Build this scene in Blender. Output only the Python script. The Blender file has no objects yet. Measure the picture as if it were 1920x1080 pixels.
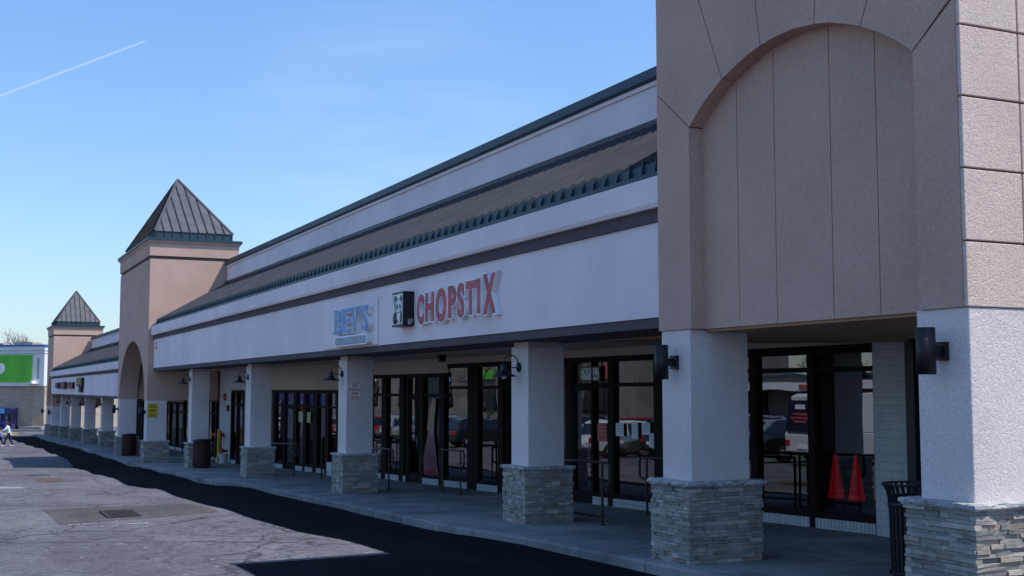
import bpy, bmesh, math, random
from mathutils import Vector, Matrix
random.seed(7)
PI = math.pi
scene = bpy.context.scene
COL = scene.collection

# ---------------------------------------------------------------- helpers
def lerp_table(tab, v):
    if v <= tab[0][0]: return tab[0][1]
    for (a, za), (b, zb) in zip(tab, tab[1:]):
        if v <= b: return za + (zb - za) * (v - a) / (b - a)
    return tab[-1][1]

WALK = [(-60, -0.9), (-20, -1.15), (0, -1.575), (50, -2.90), (60, -3.03), (70, -3.13), (80, -3.30), (90, -3.50), (100, -3.62), (110, -3.68), (125, -3.66)]
def walk_z(y):
    s = 0.0
    for d in (-3, -1.5, 0, 1.5, 3): s += lerp_table(WALK, y + d)
    return s / 5
def road_z(x, y):
    z = walk_z(y) - 0.13 - 0.008 * max(-20, min(7, 7 - x)) if x < 7 else walk_z(y) - 0.13
    w = 0.0
    if -12 < x < 8 and 0 < y < 110:
        f = min(1, (x + 12) / 6, (8 - x) / 1.5, y / 8, (110 - y) / 15)
        a = 0.6 if y < 30 else 1.0
        w = f * a * (0.030 * math.sin(y * 0.78 + 0.3 * x) + 0.026 * math.sin(y * 0.43 + 1.3) + 0.012 * math.sin(y * 1.7 + 0.8 * x))
    return z + w
KERB = [(-20, 7.1), (11, 7.12), (15, 7.15), (17, 6.98), (19, 7.02), (24, 7.12), (30, 7.2), (32.7, 7.2), (33.6, 6.85), (38, 6.9), (45, 7.0), (60, 7.02), (108, 7.02)]

def tag(o, label=None, cat=None, group=None, kind=None):
    if label: o['label'] = label
    if cat: o['category'] = cat
    if group: o['group'] = group
    if kind: o['kind'] = kind
    return o
def empty(name, loc, label=None, cat=None, group=None, parent=None):
    o = bpy.data.objects.new(name, None); COL.objects.link(o); o.location = loc
    o.empty_display_size = 0.2
    return tag(o, label, cat, group)
def world_off(o):
    v = Vector((0, 0, 0))
    while o is not None:
        v += o.location; o = o.parent
    return v
def kids(o): return [c for c in bpy.data.objects if c.parent == o]
def copy_tree(o, parent=None):
    ch = list(o.children)
    c = o.copy(); COL.objects.link(c)
    if parent is not None: c.parent = parent
    for k in ch: copy_tree(k, c)
    return c

class MB:
    def __init__(s): s.v = []; s.f = []; s.smooth = set()
    def add(s, vs, fs, smooth=False):
        n = len(s.v); s.v += [tuple(v) for v in vs]
        for f in fs:
            if smooth: s.smooth.add(len(s.f))
            s.f.append(tuple(i + n for i in f))
    def box(s, x0, x1, y0, y1, z0, z1):
        if x0 > x1: x0, x1 = x1, x0
        if y0 > y1: y0, y1 = y1, y0
        if z0 > z1: z0, z1 = z1, z0
        s.add([(x0,y0,z0),(x1,y0,z0),(x1,y1,z0),(x0,y1,z0),(x0,y0,z1),(x1,y0,z1),(x1,y1,z1),(x0,y1,z1)],
              [(0,3,2,1),(4,5,6,7),(0,1,5,4),(1,2,6,5),(2,3,7,6),(3,0,4,7)])
    def hexa(s, p): # 8 points like box order
        s.add(p, [(0,3,2,1),(4,5,6,7),(0,1,5,4),(1,2,6,5),(2,3,7,6),(3,0,4,7)])
    def slab(s, x0, x1, y0, y1, b0, b1, t0, t1): # sloped bottom/top: b0,t0 at y0, b1,t1 at y1
        s.hexa([(x0,y0,b0),(x1,y0,b0),(x1,y1,b1),(x0,y1,b1),(x0,y0,t0),(x1,y0,t0),(x1,y1,t1),(x0,y1,t1)])
    def quad(s, *p): s.add(p, [tuple(range(len(p)))])
    def prism_x(s, poly, x0, x1): # poly of (y,z) extruded along x
        n = len(poly)
        s.add([(x0,y,z) for y,z in poly] + [(x1,y,z) for y,z in poly],
              [tuple(range(n))[::-1], tuple(range(n,2*n))] + [(i,(i+1)%n,(i+1)%n+n,i+n) for i in range(n)])
    def prism_y(s, poly, y0, y1): # poly of (x,z)
        n = len(poly)
        s.add([(x,y0,z) for x,z in poly] + [(x,y1,z) for x,z in poly],
              [tuple(range(n)), tuple(range(n,2*n))[::-1]] + [((i+1)%n,i,i+n,(i+1)%n+n) for i in range(n)])
    def prism_z(s, poly, z0, z1):
        n = len(poly)
        s.add([(x,y,z0) for x,y in poly] + [(x,y,z1) for x,y in poly],
              [tuple(range(n))[::-1], tuple(range(n,2*n))] + [(i,(i+1)%n,(i+1)%n+n,i+n) for i in range(n)])
    def bar(s, p0, p1, w, h, up=(0,0,1)): # rectangular bar whose base runs p0-p1, height along up
        p0 = Vector(p0); p1 = Vector(p1); d = (p1-p0).normalized(); u = Vector(up); u = (u - d*u.dot(d)).normalized()
        r = d.cross(u)*w/2; u = u*h
        s.hexa([p0-r,p0+r,p1+r,p1-r,p0-r+u,p0+r+u,p1+r+u,p1-r+u])
    def tube(s, pts, r, n=10, cap=True):
        pts = [Vector(p) for p in pts]; rr = r if isinstance(r,(list,tuple)) else [r]*len(pts)
        rings = []; prev = None
        for i,p in enumerate(pts):
            d = (pts[min(i+1,len(pts)-1)] - pts[max(i-1,0)]).normalized()
            if prev is None:
                a = Vector((0,0,1)) if abs(d.z) < .9 else Vector((1,0,0))
                u = d.cross(a).normalized()
            else:
                u = (prev - d*prev.dot(d)).normalized()
            prev = u; w = d.cross(u)
            rings.append([p + (u*math.cos(2*PI*k/n) + w*math.sin(2*PI*k/n))*rr[i] for k in range(n)])
        vs = [v for R in rings for v in R]; fs = []
        for i in range(len(rings)-1):
            for k in range(n):
                fs.append((i*n+k, i*n+(k+1)%n, (i+1)*n+(k+1)%n, (i+1)*n+k))
        s.add(vs, fs, True)
        if cap:
            s.add(rings[0], [tuple(range(n))[::-1]]); s.add(rings[-1], [tuple(range(n))])
    def lathe(s, prof, c=(0,0,0), n=20, axis='z', cap=True): # prof (r,h)
        def P(r,h,k):
            a = 2*PI*k/n
            if axis == 'z': return (c[0]+r*math.cos(a), c[1]+r*math.sin(a), c[2]+h)
            if axis == 'x': return (c[0]+h, c[1]+r*math.cos(a), c[2]+r*math.sin(a))
            return (c[0]+r*math.sin(a), c[1]+h, c[2]+r*math.cos(a))
        vs = [P(r,h,k) for r,h in prof for k in range(n)]; fs = []
        for i in range(len(prof)-1):
            for k in range(n): fs.append((i*n+k, i*n+(k+1)%n, (i+1)*n+(k+1)%n, (i+1)*n+k))
        s.add(vs, fs, True)
        if cap:
            s.add([P(*prof[0],k) for k in range(n)], [tuple(range(n))[::-1]])
            s.add([P(*prof[-1],k) for k in range(n)], [tuple(range(n))])
    def build(s, name, mat, parent=None, bevel=0, fix=True, loc=None):
        me = bpy.data.meshes.new(name)
        off = world_off(parent) if parent is not None else Vector((0,0,0))
        l = Vector(loc) if loc else Vector((0,0,0))
        me.from_pydata([Vector(v)-off-l for v in s.v], [], s.f)
        for i in s.smooth: me.polygons[i].use_smooth = True
        if fix:
            bm = bmesh.new(); bm.from_mesh(me); bmesh.ops.recalc_face_normals(bm, faces=bm.faces); bm.to_mesh(me); bm.free()
        me.materials.append(mat); me.update()
        o = bpy.data.objects.new(name, me); COL.objects.link(o); o.location = l
        if parent is not None: o.parent = parent
        if bevel:
            m = o.modifiers.new('bevel','BEVEL'); m.width = bevel; m.segments = 2; m.limit_method = 'ANGLE'; m.angle_limit = 0.8
        return o

# ---------------------------------------------------------------- materials
def new_mat(name):
    m = bpy.data.materials.new(name); m.use_nodes = True
    nt = m.node_tree; b = nt.nodes['Principled BSDF']
    return m, nt, b
def N(nt, t, **k):
    n = nt.nodes.new(t)
    for a, v in k.items():
        if a in n.inputs.keys() if not hasattr(n, a) else False: n.inputs[a].default_value = v
        else: setattr(n, a, v)
    return n
def noise(nt, vec, scale, detail=3, rough=.55, dist=0):
    n = nt.nodes.new('ShaderNodeTexNoise'); n.inputs['Scale'].default_value = scale
    n.inputs['Detail'].default_value = detail; n.inputs['Roughness'].default_value = rough; n.inputs['Distortion'].default_value = dist
    nt.links.new(vec, n.inputs['Vector']); return n.outputs['Fac']
def ramp(nt, fac, stops):
    r = nt.nodes.new('ShaderNodeValToRGB'); nt.links.new(fac, r.inputs['Fac'])
    e = r.color_ramp.elements
    while len(e) < len(stops): e.new(.5)
    for el, (p, c) in zip(e, stops):
        el.position = p; el.color = (*c, 1) if len(c) == 3 else c
    return r.outputs['Color']
def mixc(nt, fac, a, b, mode='MIX'):
    m = nt.nodes.new('ShaderNodeMix'); m.data_type = 'RGBA'; m.blend_type = mode
    for s, v in (('Factor', fac), ('A', a), ('B', b)):
        i = [q for q in m.inputs if q.name == s and (q.type == 'RGBA' or s == 'Factor')][0]
        if isinstance(v, bpy.types.NodeSocket): nt.links.new(v, i)
        elif isinstance(v, (int, float)): i.default_value = v
        else: i.default_value = (*v, 1)
    return [q for q in m.outputs if q.type == 'RGBA'][0]
def math_n(nt, op, a, b=None):
    m = nt.nodes.new('ShaderNodeMath'); m.operation = op
    for i, v in enumerate((a, b)):
        if v is None: continue
        if isinstance(v, bpy.types.NodeSocket): nt.links.new(v, m.inputs[i])
        else: m.inputs[i].default_value = v
    return m.outputs[0]
def coords(nt, kind='Object'):
    return nt.nodes.new('ShaderNodeTexCoord').outputs[kind]
def wpos(nt): return nt.nodes.new('ShaderNodeNewGeometry').outputs['Position']
def bump(nt, b, h, strength, dist):
    n = nt.nodes.new('ShaderNodeBump'); n.inputs['Strength'].default_value = strength; n.inputs['Distance'].default_value = dist
    nt.links.new(h, n.inputs['Height']); nt.links.new(n.outputs[0], b.inputs['Normal'])

def stucco(name, col, tex=1.0, worm=1.0):
    m, nt, b = new_mat(name); p = wpos(nt)
    big = noise(nt, p, .7, 4); fine = noise(nt, p, 38, 4, .65)
    mp = nt.nodes.new('ShaderNodeMapping'); mp.inputs['Scale'].default_value = (3.0, 3.0, .22); nt.links.new(p, mp.inputs['Vector'])
    streak = noise(nt, mp.outputs[0], 1.6, 4)
    c0 = tuple(x*.90 for x in col); c1 = tuple(min(1, x*1.07) for x in col)
    c = ramp(nt, big, [(.3, c0), (.7, c1)])
    s = ramp(nt, streak, [(.36, (.86,.86,.87)), (.6, (1,1,1))])
    c = mixc(nt, .07, c, s, 'MULTIPLY')
    f = ramp(nt, fine, [(.3, (.88,.88,.88)), (.62, (1,1,1))])
    c = mixc(nt, .45, c, f, 'MULTIPLY')
    nt.links.new(c, b.inputs['Base Color']); b.inputs['Roughness'].default_value = .95; b.inputs['Specular IOR Level'].default_value = .15
    w = noise(nt, p, 26, 3, .5, 2.2*worm)
    v = ramp(nt, w, [(.38, (0,0,0)), (.52, (1,1,1)), (.60, (.7,.7,.7)), (.72, (1,1,1))])
    h = mixc(nt, .12, v, fine)
    bump(nt, b, h, min(1, .8*tex), .0065)
    return m
def plain(name, col, rough=.6, spec=.4, metal=0, var=.08, scale=6, bumpd=0):
    m, nt, b = new_mat(name); p = coords(nt)
    f = noise(nt, p, scale, 4)
    c = ramp(nt, f, [(.3, tuple(x*(1-var*2) for x in col)), (.7, tuple(min(1, x*(1+var)) for x in col))])
    nt.links.new(c, b.inputs['Base Color']); b.inputs['Roughness'].default_value = rough
    b.inputs['Specular IOR Level'].default_value = spec; b.inputs['Metallic'].default_value = metal
    if bumpd: bump(nt, b, noise(nt, p, scale*6, 4), .5, bumpd)
    return m
M = {}
M['white'] = stucco('white_stucco', (.82, .72, .705))
M['fascia'] = stucco('fascia_stucco', (.85, .74, .755), .5)
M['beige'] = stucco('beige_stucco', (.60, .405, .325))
M['beige_light'] = stucco('sunlit_beige_stucco', (.76, .60, .52))  # beige lightened for the end wall, sunlit brightness put into its colour
M['beige_dark'] = stucco('beige_groove', (.13, .10, .085), .4)
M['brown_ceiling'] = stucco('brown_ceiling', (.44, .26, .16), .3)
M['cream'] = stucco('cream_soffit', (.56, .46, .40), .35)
M['band'] = stucco('mauve_band', (.115, .10, .11), .5)
M['maroon_wall'] = plain('maroon_wall', (.10, .035, .03), .9, .2)
M['roof'] = plain('standing_seam_metal', (.030, .032, .036), .8, .1, 0, .10, 1.5)  # pans darkened, shadow between the ribs put into the colour
M['pyr'] = plain('pyramid_metal', (.095, .095, .105), .6, .3, .1, .12, 1.5)
M['rib'] = plain('seam_metal', (.098, .103, .118), .75, .12, 0, .10, 1.5)  # ribs lightened, their sunlit sides put into the colour
M['seam_dark'] = plain('dark_seam_metal', (.035, .036, .04), .7, .15, 0, .1, 1.5)
M['roof_edge'] = plain('green_metal_trim', (.030, .058, .080), .5, .35, .1, .1, 3)
M['bronze'] = plain('bronze_frame', (.012, .008, .008), .7, .12, 0, .1, 8)
M['black'] = plain('black_metal', (.012, .013, .016), .45, .4, .1, .1, 9)
M['rail'] = plain('brown_rail_paint', (.030, .018, .014), .4, .5, .1, .15, 9)
M['barrel'] = plain('brown_barrel', (.060, .022, .017), .6, .3, 0, .15, 5)
M['dark'] = plain('dark_interior', (.012, .011, .012), .9, .1)
M['int_red'] = plain('maroon_interior', (.12, .03, .035), .8, .2, 0, .2, 2)
M['int_blue'] = plain('blue_banner_cloth', (.03, .12, .50), .8, .2, 0, .2, 3)
M['metal_grey'] = plain('grey_galvanized', (.30, .31, .32), .5, .5, .4, .1, 5)
M['red'] = plain('red_paint', (.42, .025, .03), .4, .5, 0, .08, 6)
M['cone'] = plain('orange_red_plastic', (.72, .012, .022), .5, .4, 0, .05, 6)
_cb = M['cone'].node_tree.nodes['Principled BSDF']; _cb.inputs['Emission Color'].default_value = (.80, .006, .02, 1); _cb.inputs['Emission Strength'].default_value = .07   # faint glow added to brighten the cones behind the glass
M['yellow'] = plain('yellow_paint', (.62, .42, .03), .6, .3, 0, .1, 5)
M['yellow_sign'] = plain('yellow_sign_sheet', (.75, .52, .02), .5, .4, 0, .05, 5)
M['sign_white'] = plain('white_sign_sheet', (.88, .87, .88), .5, .4, 0, .05, 5)
M['sign_red'] = plain('red_sign_ink', (.62, .03, .04), .5, .3, 0, .05, 8)
M['sign_black'] = plain('black_sign_ink', (.015, .015, .015), .5, .3, 0, .05, 8)
M['letter_red'] = plain('red_acrylic', (.50, .10, .12), .5, .2, 0, .2, 3)
M['letter_side'] = plain('white_letter_return', (.82, .82, .84), .4, .5, 0, .1, 4)
M['letter_blue'] = plain('blue_acrylic', (.26, .385, .64), .6, .2, 0, .12, 4)
M['letter_gold'] = plain('gold_lettering', (.52, .50, .32), .4, .3, 0, .1, 6)
M['white_paint'] = plain('white_paint', (.75, .76, .78), .5, .4, 0, .05, 3)
M['paper'] = plain('paper', (.62, .70, .72), .8, .2, 0, .06, 5)
M['skin'] = plain('skin', (.42, .24, .17), .6, .4, 0, .04, 6)
M['hair'] = plain('brown_hair', (.07, .03, .018), .6, .4, 0, .2, 20)
M['tee'] = plain('pale_blue_tee', (.55, .66, .72), .9, .1, 0, .1, 8)
M['legging'] = plain('navy_trousers', (.022, .025, .05), .8, .2, 0, .1, 8)
M['lilac'] = plain('lilac_coat', (.26, .28, .62), .9, .1, 0, .1, 8)
M['trunk'] = plain('bare_bark', (.20, .16, .14), .9, .1, 0, .2, 3)  # bark lightened, sky haze put into its colour
M['tyre'] = plain('tyre_rubber', (.02, .02, .02), .85, .2)
M['chrome'] = plain('wheel_alloy', (.45, .45, .46), .3, .5, .8)
M['lamp_red'] = plain('tail_lamp', (.5, .02, .02), .3, .5)
M['lamp_clear'] = plain('head_lamp', (.7, .7, .72), .2, .6)
M['coping_blue'] = plain('blue_coping', (.03, .14, .42), .5, .4)
M['sign_green'] = plain('green_sign_panel', (.12, .50, .05), .55, .3, 0, .08, .8)
M['tan'] = plain('tan_plaster', (.46, .33, .24), .9, .2, 0, .1, 2)
M['store_white'] = plain('store_white_paint', (.70,.70,.69), .8, .2, 0, .04, .6)
M['tan_wall'] = plain('greyed_tan_wall', (.22,.20,.18), .9, .2, 0, .15, .4)
M['poster_red'] = plain('poster_red', (.24,.02,.05), .6, .2, 0, .3, 3)
M['worn_paint'] = plain('worn_road_paint', (.42,.42,.42), .8, .2, 0, .5, 12)
M['iron'] = plain('rusty_iron', (.045, .035, .035), .7, .4, .3, .25, 12)

def glass_mat(name, ior, tint):
    m = bpy.data.materials.new(name); m.use_nodes = True; nt = m.node_tree; nt.nodes.clear()
    out = nt.nodes.new('ShaderNodeOutputMaterial'); mix = nt.nodes.new('ShaderNodeMixShader')
    tr = nt.nodes.new('ShaderNodeBsdfTransparent'); tr.inputs[0].default_value = (*tint, 1)
    gl = nt.nodes.new('ShaderNodeBsdfGlossy'); gl.inputs['Roughness'].default_value = 0.0; gl.inputs['Color'].default_value = (.92, .93, .95, 1)
    fr = nt.nodes.new('ShaderNodeFresnel'); fr.inputs['IOR'].default_value = ior
    bp = nt.nodes.new('ShaderNodeBump'); bp.inputs['Strength'].default_value = .12; bp.inputs['Distance'].default_value = .02
    nt.links.new(noise(nt, wpos(nt), .9, 1), bp.inputs['Height']); nt.links.new(bp.outputs[0], gl.inputs['Normal'])
    nt.links.new(fr.outputs[0], mix.inputs[0]); nt.links.new(tr.outputs[0], mix.inputs[1]); nt.links.new(gl.outputs[0], mix.inputs[2])
    nt.links.new(mix.outputs[0], out.inputs[0]); return m
M['glass'] = glass_mat('shop_glass', 2.3, (.85, .85, .88))
M['carglass'] = plain('car_glass', (.01, .012, .015), .05, .8, 0, .05)

def stone_mat():
    m, nt, b = new_mat('ledge_stone'); g = nt.nodes.new('ShaderNodeNewGeometry'); p = g.outputs['Position']
    c = ramp(nt, g.outputs['Random Per Island'], [(0, (.25,.235,.225)), (.2, (.46,.44,.42)), (.42, (.33,.30,.275)), (.6, (.56,.53,.50)), (.78, (.28,.275,.285)), (.92, (.44,.36,.29)), (1, (.68,.66,.63))])
    n1 = noise(nt, p, 9, 5, .7); n2 = noise(nt, p, 45, 4, .7)
    c = mixc(nt, .75, c, ramp(nt, n1, [(.3, (.62,.60,.58)), (.68, (1.08,1.05,.99))]), 'MULTIPLY')
    c = mixc(nt, .5, c, ramp(nt, n2, [(.35, (.7,.7,.7)), (.6, (1,1,1))]), 'MULTIPLY')
    nt.links.new(c, b.inputs['Base Color']); b.inputs['Roughness'].default_value = .9; b.inputs['Specular IOR Level'].default_value = .25
    bump(nt, b, mixc(nt, .5, n1, n2), 1.0, .02); return m
M['stone'] = stone_mat()
def cap_mat():
    m, nt, b = new_mat('cap_stone'); p = wpos(nt)
    n1 = noise(nt, p, 5, 5, .7); n2 = noise(nt, p, 40, 4, .7)
    c = ramp(nt, n1, [(.3, (.20,.21,.23)), (.5, (.42,.42,.43)), (.72, (.68,.67,.65))])
    nt.links.new(mixc(nt, .5, c, ramp(nt, n2, [(.35, (.7,.7,.7)), (.6, (1,1,1))]), 'MULTIPLY'), b.inputs['Base Color'])
    b.inputs['Roughness'].default_value = .9; b.inputs['Specular IOR Level'].default_value = .2
    bump(nt, b, n2, .9, .015); return m
M['cap'] = cap_mat()
def concrete():
    m, nt, b = new_mat('sidewalk_concrete'); p = wpos(nt)
    n1 = noise(nt, p, .8, 5, .65); n2 = noise(nt, p, 60, 3, .6); n3 = noise(nt, p, 5, 5, .7)
    c = ramp(nt, n1, [(.3, (.20,.205,.205)), (.7, (.34,.34,.335))])
    c = mixc(nt, .7, c, ramp(nt, n3, [(.3, (.72,.72,.72)), (.65, (1.05,1.05,1.05))]), 'MULTIPLY')
    c = mixc(nt, .5, c, ramp(nt, n2, [(.3, (.75,.75,.75)), (.6, (1,1,1))]), 'MULTIPLY')
    # tooled joints across the walk
    sep = nt.nodes.new('ShaderNodeSeparateXYZ'); nt.links.new(p, sep.inputs[0])
    fy = math_n(nt, 'FRACT', math_n(nt, 'MULTIPLY', math_n(nt, 'ADD', sep.outputs['Y'], .45), 1/1.53))
    j = math_n(nt, 'LESS_THAN', fy, .009)
    jx = math_n(nt, 'LESS_THAN', math_n(nt, 'ABSOLUTE', math_n(nt, 'SUBTRACT', sep.outputs['X'], 9.25)), .008)
    j = math_n(nt, 'MAXIMUM', j, jx)
    vg = nt.nodes.new('ShaderNodeTexVoronoi'); vg.inputs['Scale'].default_value = 2.2; nt.links.new(p, vg.inputs['Vector'])
    gum = ramp(nt, vg.outputs['Distance'], [(.05, (.75,.75,.75)), (.075, (0,0,0))])
    c = mixc(nt, gum, c, (.07, .07, .07))
    n6 = noise(nt, p, .45, 5, .7); c = mixc(nt, .8, c, ramp(nt, n6, [(.40, (.62,.62,.64)), (.58, (1.1,1.1,1.08))]), 'MULTIPLY')
    c = mixc(nt, j, c, (.05, .05, .05))
    nt.links.new(c, b.inputs['Base Color']); b.inputs['Roughness'].default_value = .92; b.inputs['Specular IOR Level'].default_value = .2
    bump(nt, b, mixc(nt, .5, n2, n3), .6, .006); return m
M['concrete'] = concrete()
def asphalt(name, base, cracks=True, spec=.12):
    m, nt, b = new_mat(name); p = wpos(nt)
    n1 = noise(nt, p, .28, 5, .62); n2 = noise(nt, p, 70, 2, .5); n3 = noise(nt, p, 2.2, 6, .7)
    mp = nt.nodes.new('ShaderNodeMapping'); mp.inputs['Scale'].default_value = (1.0, .12, 1); nt.links.new(p, mp.inputs['Vector'])
    n4 = noise(nt, mp.outputs[0], 1.1, 4)
    c = ramp(nt, n1, [(.3, tuple(x*.78 for x in base)), (.7, tuple(x*1.18 for x in base))])
    c = mixc(nt, .7, c, ramp(nt, n3, [(.3, (.72,.72,.72)), (.66, (1.12,1.12,1.12))]), 'MULTIPLY')
    c = mixc(nt, .6, c, ramp(nt, n4, [(.35, (.74,.74,.76)), (.62, (1.1,1.1,1.1))]), 'MULTIPLY')
    n5 = noise(nt, p, 11, 7, .78)
    c = mixc(nt, .9, c, ramp(nt, n5, [(.32, (.55,.55,.56)), (.50, (1,1,1)), (.66, (1.45,1.45,1.45))]), 'MULTIPLY')
    vs_ = nt.nodes.new('ShaderNodeTexVoronoi'); vs_.inputs['Scale'].default_value = 2.6; vs_.inputs['Randomness'].default_value = 1; nt.links.new(p, vs_.inputs['Vector'])
    sp = ramp(nt, vs_.outputs['Distance'], [(.045, (1,1,1)), (.075, (0,0,0))])
    c = mixc(nt, 1.0, c, ramp(nt, n2, [(.30, (.45,.45,.45)), (.52, (1,1,1)), (.66, (1.15,1.15,1.15)), (.74, (2.4,2.4,2.35))]), 'MULTIPLY')
    if cracks:
        nv = nt.nodes.new('ShaderNodeTexNoise'); nv.inputs['Scale'].default_value = 1.3; nv.inputs['Detail'].default_value = 5; nt.links.new(p, nv.inputs['Vector'])
        va = nt.nodes.new('ShaderNodeVectorMath'); va.operation = 'MULTIPLY_ADD'; nt.links.new(nv.outputs['Color'], va.inputs[0]); va.inputs[1].default_value = (1.1,1.1,0); nt.links.new(p, va.inputs[2])
        def crack(sc, wid, lo, hi, seed):
            mm = nt.nodes.new('ShaderNodeMapping'); mm.inputs['Scale'].default_value = (sc, sc*.55, 0); mm.inputs['Location'].default_value = (seed, seed, 0); nt.links.new(va.outputs[0], mm.inputs['Vector'])
            vo = nt.nodes.new('ShaderNodeTexVoronoi'); vo.feature = 'DISTANCE_TO_EDGE'; vo.inputs['Scale'].default_value = 1; nt.links.new(mm.outputs[0], vo.inputs['Vector'])
            l = ramp(nt, vo.outputs['Distance'], [(0, (1,1,1)), (wid, (0,0,0))])
            mk = ramp(nt, noise(nt, p, .33, 3), [(lo, (0,0,0)), (hi, (1,1,1))])
            return mixc(nt, 1.0, l, mk, 'MULTIPLY')
        c = mixc(nt, crack(.33, .014, .34, .46, 3.3), c, tuple(x*.28 for x in base))
        c = mixc(nt, crack(1.9, .05, .46, .56, 9.1), c, tuple(x*.40 for x in base))
    if cracks: c = mixc(nt, mixc(nt, 1.0, sp, (.5,.5,.5), 'MULTIPLY'), c, (.60,.58,.52))
    nt.links.new(c, b.inputs['Base Color']); b.inputs['Roughness'].default_value = .95; b.inputs['Specular IOR Level'].default_value = spec
    bump(nt, b, mixc(nt, .6, n2, n3), .8, .008); return m
M['asphalt'] = asphalt('worn_asphalt', (.128, .126, .140))
M['shade_black'] = asphalt('shade_black_asphalt', (.014, .015, .018), False, .02)  # near-black asphalt colour standing in for the buildings' shade
M['patch'] = asphalt('brown_asphalt_patch', (.092, .085, .085), False)
def brick(name, c1, c2, mortar, w, h, ax='Y', bumps=.004, rot=False):
    m, nt, b = new_mat(name); sep = nt.nodes.new('ShaderNodeSeparateXYZ'); nt.links.new(wpos(nt), sep.inputs[0])
    cb = nt.nodes.new('ShaderNodeCombineXYZ')
    nt.links.new(sep.outputs[ax], cb.inputs['X']); nt.links.new(sep.outputs['Z'], cb.inputs['Y'])
    t = nt.nodes.new('ShaderNodeTexBrick'); nt.links.new(cb.outputs[0], t.inputs['Vector'])
    t.inputs['Color1'].default_value = (*c1, 1); t.inputs['Color2'].default_value = (*c2, 1); t.inputs['Mortar'].default_value = (*mortar, 1)
    t.inputs['Scale'].default_value = 1; t.inputs['Brick Width'].default_value = w; t.inputs['Row Height'].default_value = h; t.inputs['Mortar Size'].default_value = .006
    t.inputs['Mortar Smooth'].default_value = .3
    if rot: t.offset = 0
    c = mixc(nt, .6, t.outputs['Color'], ramp(nt, noise(nt, wpos(nt), 3, 4), [(.3, (.8,.8,.8)), (.7, (1,1,1))]), 'MULTIPLY')
    nt.links.new(c, b.inputs['Base Color']); b.inputs['Roughness'].default_value = .85; b.inputs['Specular IOR Level'].default_value = .25
    bump(nt, b, math_n(nt, 'SUBTRACT', 1.0, t.outputs['Fac']), .8, bumps); return m
M['brick_white'] = brick('white_painted_brick', (.56,.57,.57), (.53,.54,.54), (.44,.45,.45), .40, .105)
M['sill_brick'] = brick('white_soldier_brick', (.60,.61,.62), (.50,.51,.52), (.22,.22,.22), .075, .4, rot=True)
M['brick_tan'] = brick('tan_block_wall', (.46,.38,.30), (.38,.31,.245), (.28,.22,.18), .4, .2, 'X')

# ---------------------------------------------------------------- text
def glyphs(txt, offset=0.0):
    cu = bpy.data.curves.new('tmp', 'FONT'); cu.body = txt; cu.size = 1; cu.offset = offset; cu.resolution_u = 4
    cu.fill_mode = 'BOTH'; cu.extrude = .5
    o = bpy.data.objects.new('tmp', cu); COL.objects.link(o)
    dg = bpy.context.evaluated_depsgraph_get(); me = bpy.data.meshes.new_from_object(o.evaluated_get(dg))
    vs = [tuple(v.co) for v in me.vertices]; fs = [tuple(p.vertices) for p in me.polygons]
    bpy.data.objects.remove(o); bpy.data.curves.remove(cu); bpy.data.meshes.remove(me)
    xs = [v[0] for v in vs]; ys = [v[1] for v in vs]; x0, x1, y0, y1 = min(xs), max(xs), min(ys), max(ys)
    return [((v[0]-x0)/(x1-x0), (v[1]-y0)/(y1-y0), v[2]+.5) for v in vs], fs
def text_mx(mb, txt, yl, yr, z0, z1, xf, xb, offset=0, zs=None):
    """letters facing -X: left end at yl (larger y), right end at yr; front face xf, back xb"""
    vs, fs = glyphs(txt, offset)
    mb.add([(xb + (xf-xb)*w, yl + (yr-yl)*u, z0 + (z1-z0)*v) for u, v, w in vs], fs)
def text_my(mb, txt, x0, x1, z0, z1, yf, yb, offset=0):
    vs, fs = glyphs(txt, offset)
    mb.add([(x0 + (x1-x0)*u, yb + (yf-yb)*w, z0 + (z1-z0)*v) for u, v, w in vs], fs)

# ---------------------------------------------------------------- ground
def frange(a, b, s):
    n = int(round((b-a)/s)); return [a + (b-a)*i/n for i in range(n+1)]
gxs = [-2500,-900,-400,-200,-120,-80,-60,-45,-35,-28,-22,-18,-15,-12.5,-10,-8,-6.5] + frange(-5.5, 8.5, .35) + [10,13,18,30,60,120,300,900,2500]
gys = [-2500,-700,-250,-100,-60,-40,-28,-20,-14,-10,-6,-3] + frange(-1, 112, .4) + [116,120,125,130,140,160,200,300,600,1200,2500]
mb = MB(); vs = []; fs = []
for y in gys:
    for x in gxs: vs.append((x, y, road_z(x, y)))
nx = len(gxs)
for j in range(len(gys)-1):
    for i in range(nx-1): fs.append((j*nx+i, j*nx+i+1, (j+1)*nx+i+1, (j+1)*nx+i))
mb.add(vs, fs, True); tag(mb.build('road', M['asphalt'], fix=False), kind='structure')
def ground_sheet(name, xs, ys, mat, dz, inside=None, right=None):
    mb = MB(); vs = []; fs = []
    for y in ys:
        for k, x in enumerate(xs):
            xx = x(y) if callable(x) else x
            vs.append((xx, y, road_z(xx, y) + dz))
    n = len(xs)
    for j in range(len(ys)-1):
        for i in range(n-1): fs.append((j*n+i, j*n+i+1, (j+1)*n+i+1, (j+1)*n+i))
    mb.add(vs, fs, True)
    return tag(mb.build(name, mat, fix=False), kind='structure')
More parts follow.
